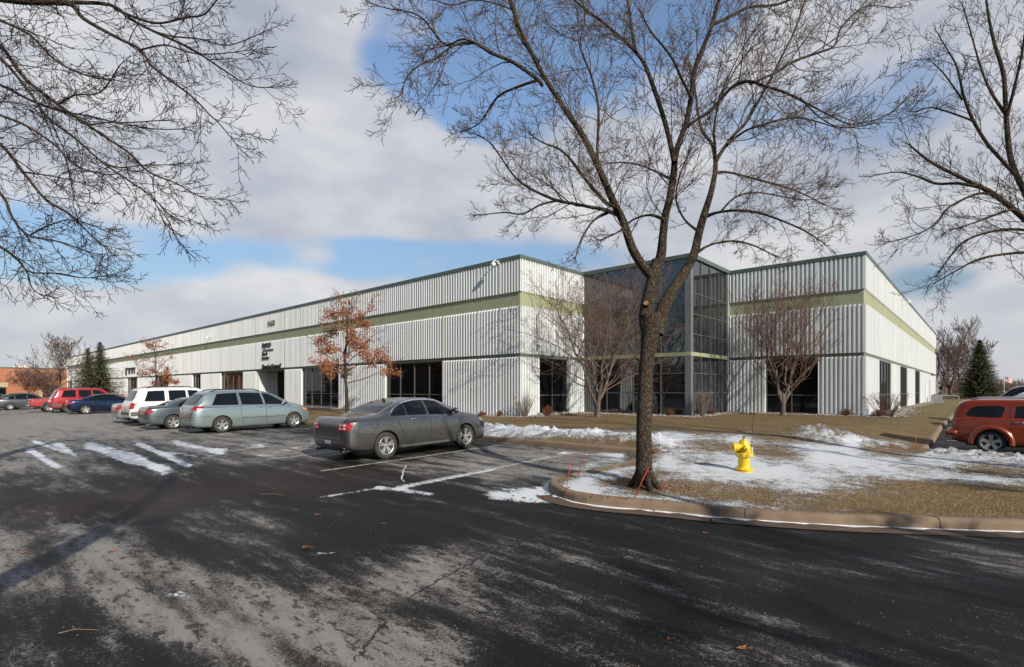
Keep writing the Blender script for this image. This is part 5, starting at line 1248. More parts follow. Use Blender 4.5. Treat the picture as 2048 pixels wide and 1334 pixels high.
def left_tree():
    rnd = random.Random(31); Y0 = 7.6; Ls = []
    def a(p, dy, y=Y0): Ls.append(limb3(p, y, dy, 4))
    def b(p): return (-160, 120, 18)
    tr = [Vector((-9.6, 6.6, -.1)), Vector((-9.55, 6.7, .4)), Vector((-9.5, 6.8, 2.0)), Vector((-9.5, 6.9, 4.0)), Vector((-9.3, 7.0, 5.6)), Vector((-8.9, 7.1, 7.0))]
    # main limbs from the trunk into view
    J = {'t': (-8.9, 7.1, 7.0), 'm': (-9.3, 7.0, 5.6), 'l': (-9.5, 6.95, 4.2)}
    def reach(j, p, dy, y=Y0):
        pts, rr = limb3(p, y, dy, 4); q = Vector(J[j]); s = pts[0]; mid = q.lerp(s, .5)+Vector((0, 0, .5)); 
        P = spline([(q.x, q.y, q.z, rr[0]*1.7), (mid.x, mid.y, mid.z, rr[0]*1.35), (s.x, s.y, s.z, rr[0])], 4)
        Ls.append(([Vector(z[:3]) for z in P[:-1]]+pts, [z[3] for z in P[:-1]]+rr))
    reach('t', [(-60,-12,24),(20,0,23),(70,4,22),(139,7,19),(167,37,14),(232,74,12),(279,98,10),(302,130,9),(344,163,8),(386,195,6),(418,228,5),(442,251,4),(479,297,3)], -.8)
    a([(130,5,14),(218,9,12),(260,37,10),(302,60,9),(363,88,8),(409,114,7),(446,139,6),(502,172,4),(558,174,3)], .9)
    a([(230,18,10),(307,46,8),(372,35,7),(409,28,6),(440,-10,4)], -.7, Y0+.2)
    a([(302,60,7),(340,72,6),(400,78,5),(460,90,4),(540,58,3)], .6, Y0+.6)
    a([(280,100,7),(330,90,6),(380,105,5),(430,108,4),(500,100,3)], -.6, Y0-.4)
    reach('t', [(-90,40,18),(0,92,14),(46,153,12),(116,209,11),(177,251,10),(218,279,9),(260,307,8),(298,344,7),(353,367,5),(404,395,4),(442,398,3)], .7)
    reach('m', [(-90,60,16),(0,116,12),(60,186,10),(93,232,9),(153,279,8),(205,325,7),(260,363,6),(302,391,5),(330,423,3)], -.9)
    reach('m', [(-80,240,16),(0,288,12),(46,344,10),(93,400,9),(139,428,7),(177,465,5),(218,502,3)], .6)
    reach('m', [(-90,320,16),(0,386,11),(23,432,9),(56,470,8),(121,484,6),(186,507,3)], -.5)
    reach('l', [(-100,440,14),(0,493,10),(37,521,8),(60,544,6),(120,547,5),(170,556,4),(223,549,3)], .4)
    a([(40,523,6),(56,549,5),(65,577,4),(93,597,3)], -.3)
    reach('m', [(-60,160,14),(0,170,11),(60,200,9),(120,222,8),(180,232,6),(240,245,5),(330,240,4)], 1.1)
    reach('m', [(-60,200,12),(0,230,10),(50,250,9),(110,290,7),(150,330,6),(210,350,4)], -1.2)
    reach('t', [(-60,10,14),(0,40,10),(60,70,9),(110,120,8),(170,150,6),(230,160,5)], -1.2)
    a([(177,251,7),(210,245,5),(250,248,4),(310,258,4),(370,258,3)], .4, Y0+.3)
    a([(116,209,8),(150,190,6),(200,185,5),(240,130,4)], -.8, Y0+.4)
    a([(205,325,6),(240,335,5),(290,330,4),(350,330,3)], .6, Y0-.5)
    a([(46,344,7),(90,350,5),(140,360,4),(190,375,3)], -.7, Y0)
    a([(60,470,6),(100,450,5),(150,440,4),(230,470,3)], -.5, Y0)
    reach('t', [(-150,-80,16),(-40,-60,12),(100,-50,10),(250,-30,8),(380,-40,5)], -.3)
    limbed_tree('maple_tree', 'bare tree at the left edge with low branches hanging over the upper left', (-9.6, 6.6, zg(-9.6, 6.6)), Y0, [(tr, [.36, .28, .25, .24, .2, .16], 12)], Ls, rnd, M['bark'], M['twig_dark'], density=3.6, ratio=.54, maxlen=1.7, kid=(5, 7), rmin=.0034, up=-.0)
def back_tree(x, y, lean, seed, label, s=1.0):
    rnd = random.Random(seed); z = zg(x, y); e = empty('maple_tree', (x, y, z)); tag(e, label, 'tree'); tm, cm = MB(), MB()
    tr = [Vector((0, 0, -.1)), Vector((.02, 0, 1)), Vector((.0, .05, 2.4))]; tm.tube(tr, [.27, .2, .19], 10)
    for k, ln in enumerate(lean):
        pts = [Vector((0, .03, 2.2))]+[Vector(p)*s for p in ln]; n = len(pts)
        P = spline([(p.x, p.y, p.z, .21*(1-.72*i/(n-1))) for i, p in enumerate(pts)], 4); q = [Vector(a[:3]) for a in P]; rr = [a[3] for a in P]
        tm.tube(q, rr, 8); branch(cm, q, rr, 2.6, 1, 3, rnd, None, .18, .06, None, (.5, 1.1), (12, 15), 4, .009, .55, .25)
    tm.build('trunk', M['bark'], e, True); cm.build('crown', M['twig'], e, True); return e
def free_tree(name, label, loc, H, crown_w, rnd, bark, twig, stems=1, kids=(7, 9), lv=3, tr_r=.09, clear=.25, rmin=.008, group=None, ends=None, up=.09, nl=14, cat='tree', spread=(.5, 1.0)):
    e = empty(name, loc); tag(e, label, cat, group); tm, cm = MB(), MB()
    for s in range(stems):
        an = 6.28*s/stems+rnd.uniform(0, .6); tilt = crown_w*.32 if stems > 1 else .06*H*rnd.uniform(-1, 1)*.3
        top = Vector((math.cos(an)*tilt*rnd.uniform(.6, 1.2), math.sin(an)*tilt*rnd.uniform(.6, 1.2), H*rnd.uniform(.8, .97)))
        n = 9; pts = []; 
        for i in range(n+1):
            f = i/n; g_ = f**1.1 if stems == 1 else max(0, f-.13)/.87; pts.append(Vector((top.x*g_+rnd.gauss(0, .010*H)*min(1, max(0, i-1)), top.y*g_+rnd.gauss(0, .010*H)*min(1, max(0, i-1)), -.08+top.z*f)))
        rr = [tr_r*(1-.88*i/n) for i in range(n+1)]; tm.tube(pts, rr, 8)
        if stems > 1 and s == 0: tm.tube([Vector((0, 0, -.08)), Vector((0, 0, .25)), Vector((.02, 0, H*.13)), Vector((.02, 0, H*.19))], [tr_r*1.9, tr_r*1.45, tr_r*1.4, tr_r*.8], 10)
        for k in range(nl if stems == 1 else max(5, nl//stems+3)):
            f = clear+(1-clear)*((k+rnd.random())/(nl if stems == 1 else max(5, nl//stems+3))); x = f*n; a = min(int(x), n-1); q = pts[a].lerp(pts[a+1], x-a)
            az = k*2.4+rnd.uniform(-.4, .4); prof = math.sin(min(1, (1-f)*1.25+.18)*math.pi*.5)
            el = rnd.uniform(.35, .9) if stems > 1 else .25+.6*f
            ll = crown_w*.5*prof*rnd.uniform(.8, 1.15)+.25
            grow(cm, q, (math.cos(az)*math.cos(el), math.sin(az)*math.cos(el), math.sin(el)), ll*1.1, max(rmin, tr_r*.42*(1-f*.7)), 1, lv, rnd, None, .13, up, ends, spread, kids, 4, rmin, .5, .2)
    tm.build('trunk', bark, e, True); cm.build('crown', twig, e, True); return e
def leaves_obj(parent, ends, rnd, mat, per, size, rad_, cond=None, name='leaves'):
    m = MB()
    for p, d in ends:
        if cond and not cond(p): continue
        for _ in range(per):
            c = p+Vector((rnd.gauss(0, rad_), rnd.gauss(0, rad_), rnd.gauss(0, rad_*.7)-.02)); a = Vector((rnd.gauss(0, 1), rnd.gauss(0, 1), rnd.gauss(0, 1))).normalized()
            b = a.orthogonal().normalized(); b.rotate(Matrix.Rotation(rnd.uniform(0, 6.28), 3, a)); c2 = a.cross(b); s = size*rnd.uniform(.6, 1.2)
            m.poly([c-b*s, c-b*s*.2+c2*s*.45, c+b*s+a*s*.25, c+b*s*.2-c2*s*.4])
    m.build(name, mat, parent)
def oak(label, px, py, H, w, seed, per, size, zlo, zhi, u=17.2):
    k = (px-1024)/F; Y = u/(D1[0]*k+D1[1]); x, y = k*Y, Y; rnd = random.Random(seed); ends = []
    e = free_tree('oak_tree', label, (x, y, zg(x, y)), H, w, rnd, M['bark'], M['red_twig'], 1, (4, 6), 3, .12, .27, .009, 'young oaks along the front of the building', ends, .02, 22)
    def cond(p): 
        f = (p.z-zlo)/(zhi-zlo); rr_ = math.hypot(p.x, p.y)
        if f > 1 or f < 0: return rnd.random() < (.04 if f > 0 else 0)
        return rr_ < w*.5*(1.05-.72*f)+.25 and rnd.random() < .97-.2*f
    leaves_obj(e, ends, rnd, M['oakleaf'], per, size, .16, cond)
def spruce(label, loc, H, w, seed, group=None, mat='needles', n=26, dens=1.0, per=7):
    rnd = random.Random(seed); e = empty('spruce_tree', loc); tag(e, label, 'tree', group)
    t = MB(); t.tube([(0, 0, -.1), (0, 0, H*.5), (0, 0, H)], [.12*H/7, .07*H/7, .01], 8); t.build('trunk', M['bark'], e, True)
    m = MB()
    for i in range(n):
        f = i/(n-1); z = H*(.06+.93*f); rr = w/2*(1-f)**.85+.06*w/3; k = int((13-8*f)*dens)+3; a0 = rnd.uniform(0, 6.28)
        for j in range(k):
            an = a0+6.283*j/k+rnd.gauss(0, .15); ln = rr*rnd.uniform(.45, 1.25); st = max(2, int(ln/.16)); dx, dy = math.cos(an), math.sin(an)
            for s in range(st+1):
                q = (s+.5)/(st+1); c = Vector((dx*ln*q, dy*ln*q, z-ln*.30*q+ln*.22*q*q))
                wd = (.16*H/7)*(1.15-.6*q)
                for _ in range(per):
                    a = an+rnd.gauss(0, .9); l = wd*rnd.uniform(.7, 1.5); v = Vector((math.cos(a)*l, math.sin(a)*l, rnd.gauss(-.03, .07))); o = Vector((-math.sin(a), math.cos(a), rnd.gauss(0, .5)))*wd*.20
                    b = c+Vector((rnd.gauss(0, .05), rnd.gauss(0, .05), rnd.gauss(0, .05)))
                    m.poly([b-o, b+v, b+o])
    m.build('crown', M[mat], e); return e
def shrub(label, loc, H, w, seed, mat, n=40, name='shrub', group=None, cat='shrub', round_=False, r=.012):
    rnd = random.Random(seed); e = empty(name, loc); tag(e, label, cat, group); m = MB()
    for i in range(n):
        an = rnd.uniform(0, 6.28); t = rnd.random()**.6; tip = Vector((math.cos(an)*w/2*t, math.sin(an)*w/2*t, H*(rnd.uniform(.75, 1.05) if not round_ else math.sqrt(max(.05, 1-t*t))*rnd.uniform(.7, 1.05))))
        b = Vector((math.cos(an)*w*.09*t, math.sin(an)*w*.09*t, -.03)); mid = b.lerp(tip, .5)+Vector((rnd.gauss(0, .04*w), rnd.gauss(0, .04*w), H*.04))
        m.tube([b, mid, tip], [r, r*.8, r*.4], 4)
        for _ in range(3 if not round_ else 5):
            q = mid.lerp(tip, rnd.random()); d = Vector((rnd.gauss(0, 1), rnd.gauss(0, 1), rnd.uniform(.3, 1.4))).normalized()*H*rnd.uniform(.1, .28); m.tube([q, q+d], [r*.5, r*.3], 3)
    o = m.build('stems', mat, e); return e
def make_trees():
    main_tree(); right_tree(); left_tree()
    back_tree(-2.4, -2.4, [[(.5,2.7,3.1),(1.6,2.9,5.0),(2.3,2.95,7.2),(2.7,3.0,9.0)], [(-.6,.5,3.6),(-1.6,.8,5.5),(-2.2,.9,7.5)], [(-1.2,-.6,4.2),(-2.8,-1.0,6.5)], [(.6,-1.2,4.5),(1.2,-2.2,7.2)], [(-2.0,2.6,3.7),(-2.6,3.0,5.4),(-2.9,3.1,7.2)]], 41, 'bare tree standing behind the photographer whose shadow falls across the frosty asphalt')
    back_tree(11.2, -4.3, [[(-.6,.8,3.5),(-1.3,1.8,5.5),(-1.8,2.2,8)], [(.9,.4,4),(2,.7,7)], [(-1.2,-.7,4),(-3.0,-1.2,6.5)], [(.3,-1,4.5),(.6,-2,7.5)]], 42, 'bare tree behind the photographer on the right casting long shadows on the drive')
    back_tree(17.5, 1.0, [[(-.6,.8,3.5),(-1.3,1.4,5.5),(-1.8,1.7,8)], [(.9,.4,4),(2,.7,7)], [(-1.2,-.7,4),(-2.4,-1.2,6.5)], [(.3,-1,4.5),(.6,-2,7.5)]], 43, 'bare tree out of frame on the right shading the snowy lawn')
    r = random.Random(5)
    p = at(1195, 832, 27.6); free_tree('crabapple_tree', 'bare multi-stem tree with reddish twigs left of the big trunk, before the glass atrium', (p.x, p.y, zg(p.x, p.y)), 7.0, 8.2, r, M['orn_bark'], M['red_twig'], 4, (7, 9), 3, .10, .2, .0062, 'bare ornamental trees by the facade', None, .05, 46)
    p = at(1566, 828, 28.3); free_tree('crabapple_tree', 'bare vase-shaped tree in front of the dark window of the right wing', (p.x, p.y, zg(p.x, p.y)), 7.0, 6.6, random.Random(15), M['orn_bark'], M['red_twig'], 4, (6, 8), 3, .09, .2, .0062, 'bare ornamental trees by the facade', None, .12, 52)
    oak('young oak full of rust brown dry leaves behind the grey sedan', 694, 812, 7.9, 5.8, 51, 18, .08, 2.1, 6.3)
    oak('smaller young oak with rust brown leaves low in its crown, above the white car', 312, 800, 7.0, 5.2, 52, 20, .11, 1.9, 4.2)
    def pu(px, u): k = (px-1024)/F; Y = u/(D1[0]*k+D1[1]); return (k*Y, Y, zg(k*Y, Y))
    free_tree('sapling', 'thin bare pale sapling against the white wall between the spruces and the oak', pu(246, 17.2), 5.2, 2.4, random.Random(6), M['pale_twig'], M['pale_twig'], 1, (3, 4), 2, .05, .3, .012, None, None, .15, 9)
    spruce('taller green spruce against the far left of the white wall', pu(200, 15.2), 7.9, 6.6, 61, 'spruces at the far left', 'needles', 34, 1.2, 7)
    spruce('shorter brownish spruce left of the taller one', pu(176, 14.2), 7.2, 5.8, 62, 'spruces at the far left', 'needles', 32, 1.15, 7)
    free_tree('bare_tree', 'grey bare tree in front of the brick building at the far left', pu(120, 13.2), 9.6, 9.0, random.Random(8), M['twig'], M['haze_twig'], 1, (7, 9), 3, .17, .22, .018, None, None, .10, 34)
    free_tree('crabapple_tree', 'reddish bushy bare tree in front of the orange brick wall', pu(62, 13.0), 4.6, 6.6, random.Random(9), M['red_twig'], M['red_twig'], 5, (6, 8), 3, .09, .15, .02, None, None, .05, 40)
    free_tree('crabapple_tree', 'reddish bushy bare tree between the brick wall and the grey bare tree', pu(92, 13.6), 4.4, 5.5, random.Random(10), M['red_twig'], M['red_twig'], 5, (6, 8), 3, .09, .15, .02, None, None, .05, 30)
    # far right
    for i, (px, Y, H, w, s, lb) in enumerate(((1900, 84, 11.2, 10, 71, 'tall bare tree just beyond the far right corner of the building'), (1932, 92, 10.4, 9, 72, 'bare tree half in front of the dark evergreen at the right'), (1882, 98, 9.5, 8, 73, 'bare tree partly hidden by the far corner of the building'))):
        p = at(px, 800, Y); free_tree('bare_tree', lb, (p.x, p.y, zg(p.x, p.y)), H, w, random.Random(s), M['twig'], M['haze_twig'], 3, (6, 8), 3, .17, .12, .02, 'bare trees beyond the building', None, .12, 36)
    p = at(1960, 800, 78); spruce('dark conical evergreen beyond the parked cars at the right', (p.x, p.y, zg(p.x, p.y)), 8.7, 6.0, 74, None, 'needles', 44, 2.2, 8)
    for k, (px, py, H, w, s, mt, lb, n) in enumerate((
        (1404, 824, 1.35, 1.0, 81, 'pale_twig', 'upright fan-shaped bare shrub with pale stems in front of the atrium corner', 46),
        (1050, 833, 1.1, 1.3, 82, 'pale_twig', 'loose bare shrub at the near corner of the ribbed wall', 34),
        (1775, 829, 1.2, 2.1, 83, 'red_twig', 'wide straggly shrub on the gravel at the right corner of the building', 60),
        (1095, 832, .55, .8, 84, 'dry_shrub', 'round brown shrub below the window of the corner return', 90),
        (964, 832, .30, .6, 85, 'dry_shrub', 'low brown shrub at the foot of the ribbed wall above the grey sedan', 50),
        (1000, 833, .35, .5, 86, 'dry_shrub', 'small brown shrub between the low one and the building corner', 50),
        (1339, 824, .38, .55, 87, 'dry_shrub', 'small reddish grass tuft below the atrium right of the big trunk', 60),
        (1424, 823, .35, .5, 88, 'dry_shrub', 'small brown tuft right of the fan-shaped shrub', 50),
        (1693, 830, .38, .8, 89, 'dry_shrub', 'low brown shrub at the right wing wall', 70),
        (1755, 833, .4, .8, 90, 'dry_shrub', 'low brown shrub just past the right corner of the wing', 70))):
        Y = {0: 27.2, 1: 27.6, 2: 26.9, 3: 28.6, 4: 28.7, 5: 28.2, 6: 28.2, 7: 29.2, 8: 27.6, 9: 26.6}[k]
        x = (px-1024)/F*Y; shrub(lb, (x, Y, zg(x, Y)), H, w, s, M[mt], n, round_=(mt == 'dry_shrub'), group='shrubs along the foot of the building')
# ------------------------------------------------------------------ small things
def make_hydrant():
    p = gnd(1488, 944); e = empty('fire_hydrant', (p.x, p.y, p.z-.01), rad(0)); tag(e, 'yellow fire hydrant with capped nozzles standing in the snowy lawn', 'fire hydrant')
    Y = M['hydrant']; T = lambda x, y, z: Matrix.Translation((x, y, z))
    b = MB(); b.lathe([(.165, .0), (.165, .035), (.135, .04), (.135, .055), (.168, .06), (.168, .085), (.12, .10), (.115, .14), (.115, .32), (.125, .335)], 28); b.build('barrel', Y, e, True)
    f = MB(); f.lathe([(.12, .325), (.165, .33), (.175, .345), (.175, .395), (.165, .41), (.12, .415)], 8, Matrix.Rotation(.3, 4, 'Z')); f.build('flange', Y, e)
    bo = MB()
    for k in range(8):
        a = k*math.pi/4+.1; bo.tube([(math.cos(a)*.148, math.sin(a)*.148, .315), (math.cos(a)*.148, math.sin(a)*.148, .43)], [.014, .014], 6, cap=True); bo.tube([(math.cos(a)*.15, math.sin(a)*.15, .085), (math.cos(a)*.15, math.sin(a)*.15, .108)], [.014, .014], 6, cap=True)
    bo.build('bolts', Y, e)
    h = MB(); h.lathe([(.125, .41), (.128, .44), (.122, .52), (.105, .60), (.085, .645), (.082, .66), (.05, .665)], 10); h.build('bonnet', Y, e)
    n = MB(); n.lathe([(.045, .66), (.035, .69), (.02, .70)], 10); n.build('operating_nut_base', Y, e, True); n = MB(); n.lathe([(.024, .695), (.024, .735), (.018, .74)], 5); n.build('operating_nut', M['dkgreen'], e)
    # big nozzle to the left, small one to the viewer
    RL = T(-.10, -.02, .52) @ Matrix.Rotation(rad(-90), 4, 'Y') @ Matrix.Rotation(rad(0), 4, 'X'); a = MB(); a.lathe([(.078, -.02), (.078, .06), (.088, .065), (.088, .10)], 18, RL); nz = a.build('nozzle', Y, e, True)
    a = MB(); a.lathe([(.092, .10), (.092, .135), (.075, .15), (.025, .155), (.02, .19), (.012, .192)], 12, RL); a.build('nozzle_cap', Y, nz)
    RF = T(-.02, -.115, .51) @ Matrix.Rotation(rad(90), 4, 'X'); a = MB(); a.lathe([(.055, -.02), (.055, .035), (.062, .04), (.062, .055)], 16, RF); nz = a.build('nozzle', Y, e, True)
    a = MB(); a.lathe([(.058, .055), (.055, .075), (.028, .085), (.026, .11), (.014, .112)], 10, RF); a.build('nozzle_cap', Y, nz)
    c = MB()
    for k in range(9):
        t = k/8; q = Vector((-.04+.06*t, -.185, .45-.09*math.sin(t*math.pi))); c.tube([q, q+Vector((.006, 0, -.012))], [.007, .007], 5, cap=True)
    c.build('chain', M['galv'], e)
    r = MB(); r.tube([(.13, -.05, .40), (.135, -.05, .53)], [.025, .025], 12, cap=True); r.build('rod_bracket', plain('dull_cream_metal', (.5, .47, .36), .6), e)
    r = MB(); r.tube([(.135, -.05, .5), (.15, -.05, .9), (.2, -.04, 1.5), (.235, -.03, 2.02)], [.0065, .006, .0055, .005], 6, cap=True); r.build('marker_rod', M['black'], e)
def stake(px, py0, tip, label, grp='orange snow stakes along the kerb'):
    b = gnd(px, py0); t = at(tip[0], tip[1], b.y+(tip[2] if len(tip) > 2 else 0)); e = empty('snow_stake', b); tag(e, label, 'snow stake', grp); d = t-b
    m = MB(); m.tube([Vector((0, 0, -.04)), d*.9], [.0062, .0062], 8, cap=True); m.build('rod', M['orange'], e, True)
    m = MB(); m.tube([d*.9, d], [.0072, .0072], 8, cap=True); m.build('reflective_tip', plain('red_reflective_tape', (.75, .04, .03), .4), e, True)
def leaf(px, py, s, label, mat, seed):
    p = gnd(px, py); e = MB(); r = random.Random(seed); n = 11; pts = []
    for k in range(n):
        a = 6.283*k/n; q = s*(1 if k % 2 else .55)*r.uniform(.8, 1.2); pts.append(Vector((math.cos(a)*q, math.sin(a)*q*.75, .012+r.uniform(0, s*.45))))
    c = Vector((0, 0, .008))
    for a, b in zip(pts, pts[1:]+pts[:1]): e.poly([c, a, b])
    e.tube([(s*.8, 0, .02), (s*1.7, s*.2, .012)], [.002, .0015], 4)
    o = e.build('fallen_leaf', mat); o.location = p; tag(o, label, 'leaf', 'dry leaves lying on the asphalt')
def twig(px, py, dirs, label, seed):
    p = gnd(px, py); m = MB()
    for pts in dirs: m.tube([Vector(q) for q in pts], [.0035, .003, .002][:len(pts)], 5, cap=True)
    o = m.build('fallen_twig', plain('dry_twig', (.24, .15, .085), .8)); o.location = p+Vector((0, 0, .005)); tag(o, label, 'twig', 'twigs lying on the asphalt')
def scatter(name, kind_label, pts, size, mat, rnd, n):
    m = MB()
    for _ in range(n):
        x, y = pts(rnd); z = zg(x, y); a = rnd.uniform(0, 6.28); s = size*rnd.uniform(.5, 1.3)
        c = Vector((x, y, z+.006)); d = Vector((math.cos(a), math.sin(a), rnd.uniform(-.1, .5))).normalized()*s; q = Vector((-math.sin(a), math.cos(a), rnd.uniform(-.3, .6)))*s*.5
        m.poly([c-d, c+q, c+d*1.2, c-q*.8+Vector((0, 0, s*.3))])
    o = m.build(name, mat); tag(o, kind_label[0], kind_label[1], kind='stuff'); return o
def make_gravel(WA, WB, WC, WR):
    rnd = random.Random(3)
    m, nt, p = newmat('river_rock'); v = objco(nt); vo = N(nt, 'ShaderNodeTexVoronoi'); vo.inputs['Scale'].default_value = 9; L(nt, v, vo.inputs['Vector'])
    L(nt, ramp(nt, noise(nt, v, 11, 2), [(.3, (.12, .09, .075)), (.5, (.26, .22, .19)), (.7, (.44, .40, .37))]), p.inputs['Base Color']); p.inputs['Roughness'].default_value = .85
    mb = MB(); bed = MB()
    spans = [(WA, -.1, 22, 1.1), (WB, -1.0, 5.5, 1.0), (Wall(B0, NEG2, NEG1), -0.2, 7.0, 1.5), (Wall(DD, D1, NEG2), -1.4, 6, 1.1), (WC, -.3, 7.2, 1.2), (WR, -1.2, 12, 1.5), (WR, 12, 40, .9)]
    for W, t0, t1, w in spans:
        rows = []; n = int((t1-t0)/.4)
        for i in range(n+1):
            t = t0+(t1-t0)*i/n; ww = w*(1+.2*math.sin(t*1.7)); row = []
            for k in range(4): x, y, _ = W.p(t, ww*k/3, 0); row.append((x, y, float(zlawn(np.array([x]), np.array([y]))[0])+.02*(k < 3)-.02*(k == 3)))
            rows.append(row)
        bed.grid(rows)
        for _ in range(int((t1-t0)*w*26)):
            t = rnd.uniform(t0, t1); o = rnd.uniform(.03, w*(1+.2*math.sin(t*1.7))); x, y, _ = W.p(t, o, 0); z = EYE-(1.45-.07*min(1, max(0, (toUV(x, y)[0]-21)/12))); s = rnd.uniform(.03, .075)
            z = float(zlawn(np.array([x]), np.array([y]))[0])
            M4 = Matrix.Translation((x, y, z+s*.4)) @ Matrix.Rotation(rnd.uniform(0, 6), 4, 'Z') @ Matrix.Diagonal((1.3, .9, .6, 1)); mb.lathe([(s*.55, -s*.7), (s, 0), (s*.6, s*.7)], 6, M4)
    tag(bed.build('gravel_bed', m), kind='structure')
    o = mb.build('river_rocks', m); tag(o, 'band of pale river rocks along the foot of the building', 'rocks', kind='stuff')
def make_grass():
    rnd = random.Random(77); mb = MB(); n = 0
    for _ in range(150000):
        if n > 34000: break
        u = rnd.uniform(7.0, 13.5); v = rnd.uniform(-5, 6); x, y = UV(u, v)
        if y < 5: continue
        px = 1024+x/y*F
        if px > 2080 or px < 1080: continue
        d, _, _ = poly_dist(np.array([u]), np.array([v])) if n < 0 else (None, 0, 0)
        mb.v.append((x, y, u, v)); n += 1
    P = np.array(mb.v); d, _, _ = poly_dist(P[:, 2], P[:, 3]); P = P[d > .2]; Z = zlawn(P[:, 0], P[:, 1])
    px = 1024+P[:, 0]/P[:, 1]*F; py = HZ+(EYE-Z)/P[:, 1]*F; sn = blobs(px, py, LSNOW)
    mb = MB()
    for (x, y, u, v), z, s in zip(P, Z, sn):
        if rnd.random() < min(.93, s*1.1): continue
        a = rnd.uniform(0, 6.28); h = rnd.uniform(.008, .03); l = rnd.uniform(.01, .03); w = .004
        dx, dy = math.cos(a), math.sin(a); mb.poly([(x-dy*w, y+dx*w, z-.004), (x+dy*w, y-dx*w, z-.004), (x+dx*l, y+dy*l, z+h)])
    m = plain('dry_grass_blades', (.38, .27, .13), .85, 0, .45, 25, spec=.2)
    tag(mb.build('grass', m), 'short tan dormant grass blades poking through the thin snow', 'grass', kind='stuff')
def make_back_woods():
    rnd = random.Random(99); m = MB()
    for k in range(1500):
        x = rnd.uniform(-150, 110); y = -48+rnd.gauss(0, 5)-abs(x)*.05; h = rnd.uniform(5, 11)+2*math.sin(x*.13); z = -.5
        m.tube([(x, y, z), (x+rnd.gauss(0, .4), y, z+h*.6), (x+rnd.gauss(0, .9), y, z+h)], [.2, .12, .04], 3)
        for _ in range(9):
            q = Vector((x, y, z+h*rnd.uniform(.1, .85))); m.tube([q, q+Vector((rnd.gauss(0, 1.5), rnd.gauss(0, .6), rnd.uniform(.3, 1.8)))], [.09, .04], 3)
    for k in range(1300):
        y = rnd.uniform(-60, 62); x = -92+rnd.gauss(0, 4)-max(0, y-20)*.35; h = rnd.uniform(6, 12)+2*math.sin(y*.17); z = -.3
        m.tube([(x, y, z), (x, y+rnd.gauss(0, .4), z+h*.6), (x, y+rnd.gauss(0, .9), z+h)], [.25, .15, .05], 3)
        for _ in range(9):
            q = Vector((x, y, z+h*rnd.uniform(.1, .85))); m.tube([q, q+Vector((rnd.gauss(0, .6), rnd.gauss(0, 1.6), rnd.uniform(.3, 1.8)))], [.12, .05], 3)
    tag(m.build('woods', M['haze_twig']), 'bare woods across the road behind the photographer, seen only in the window reflections', 'woods', kind='stuff')
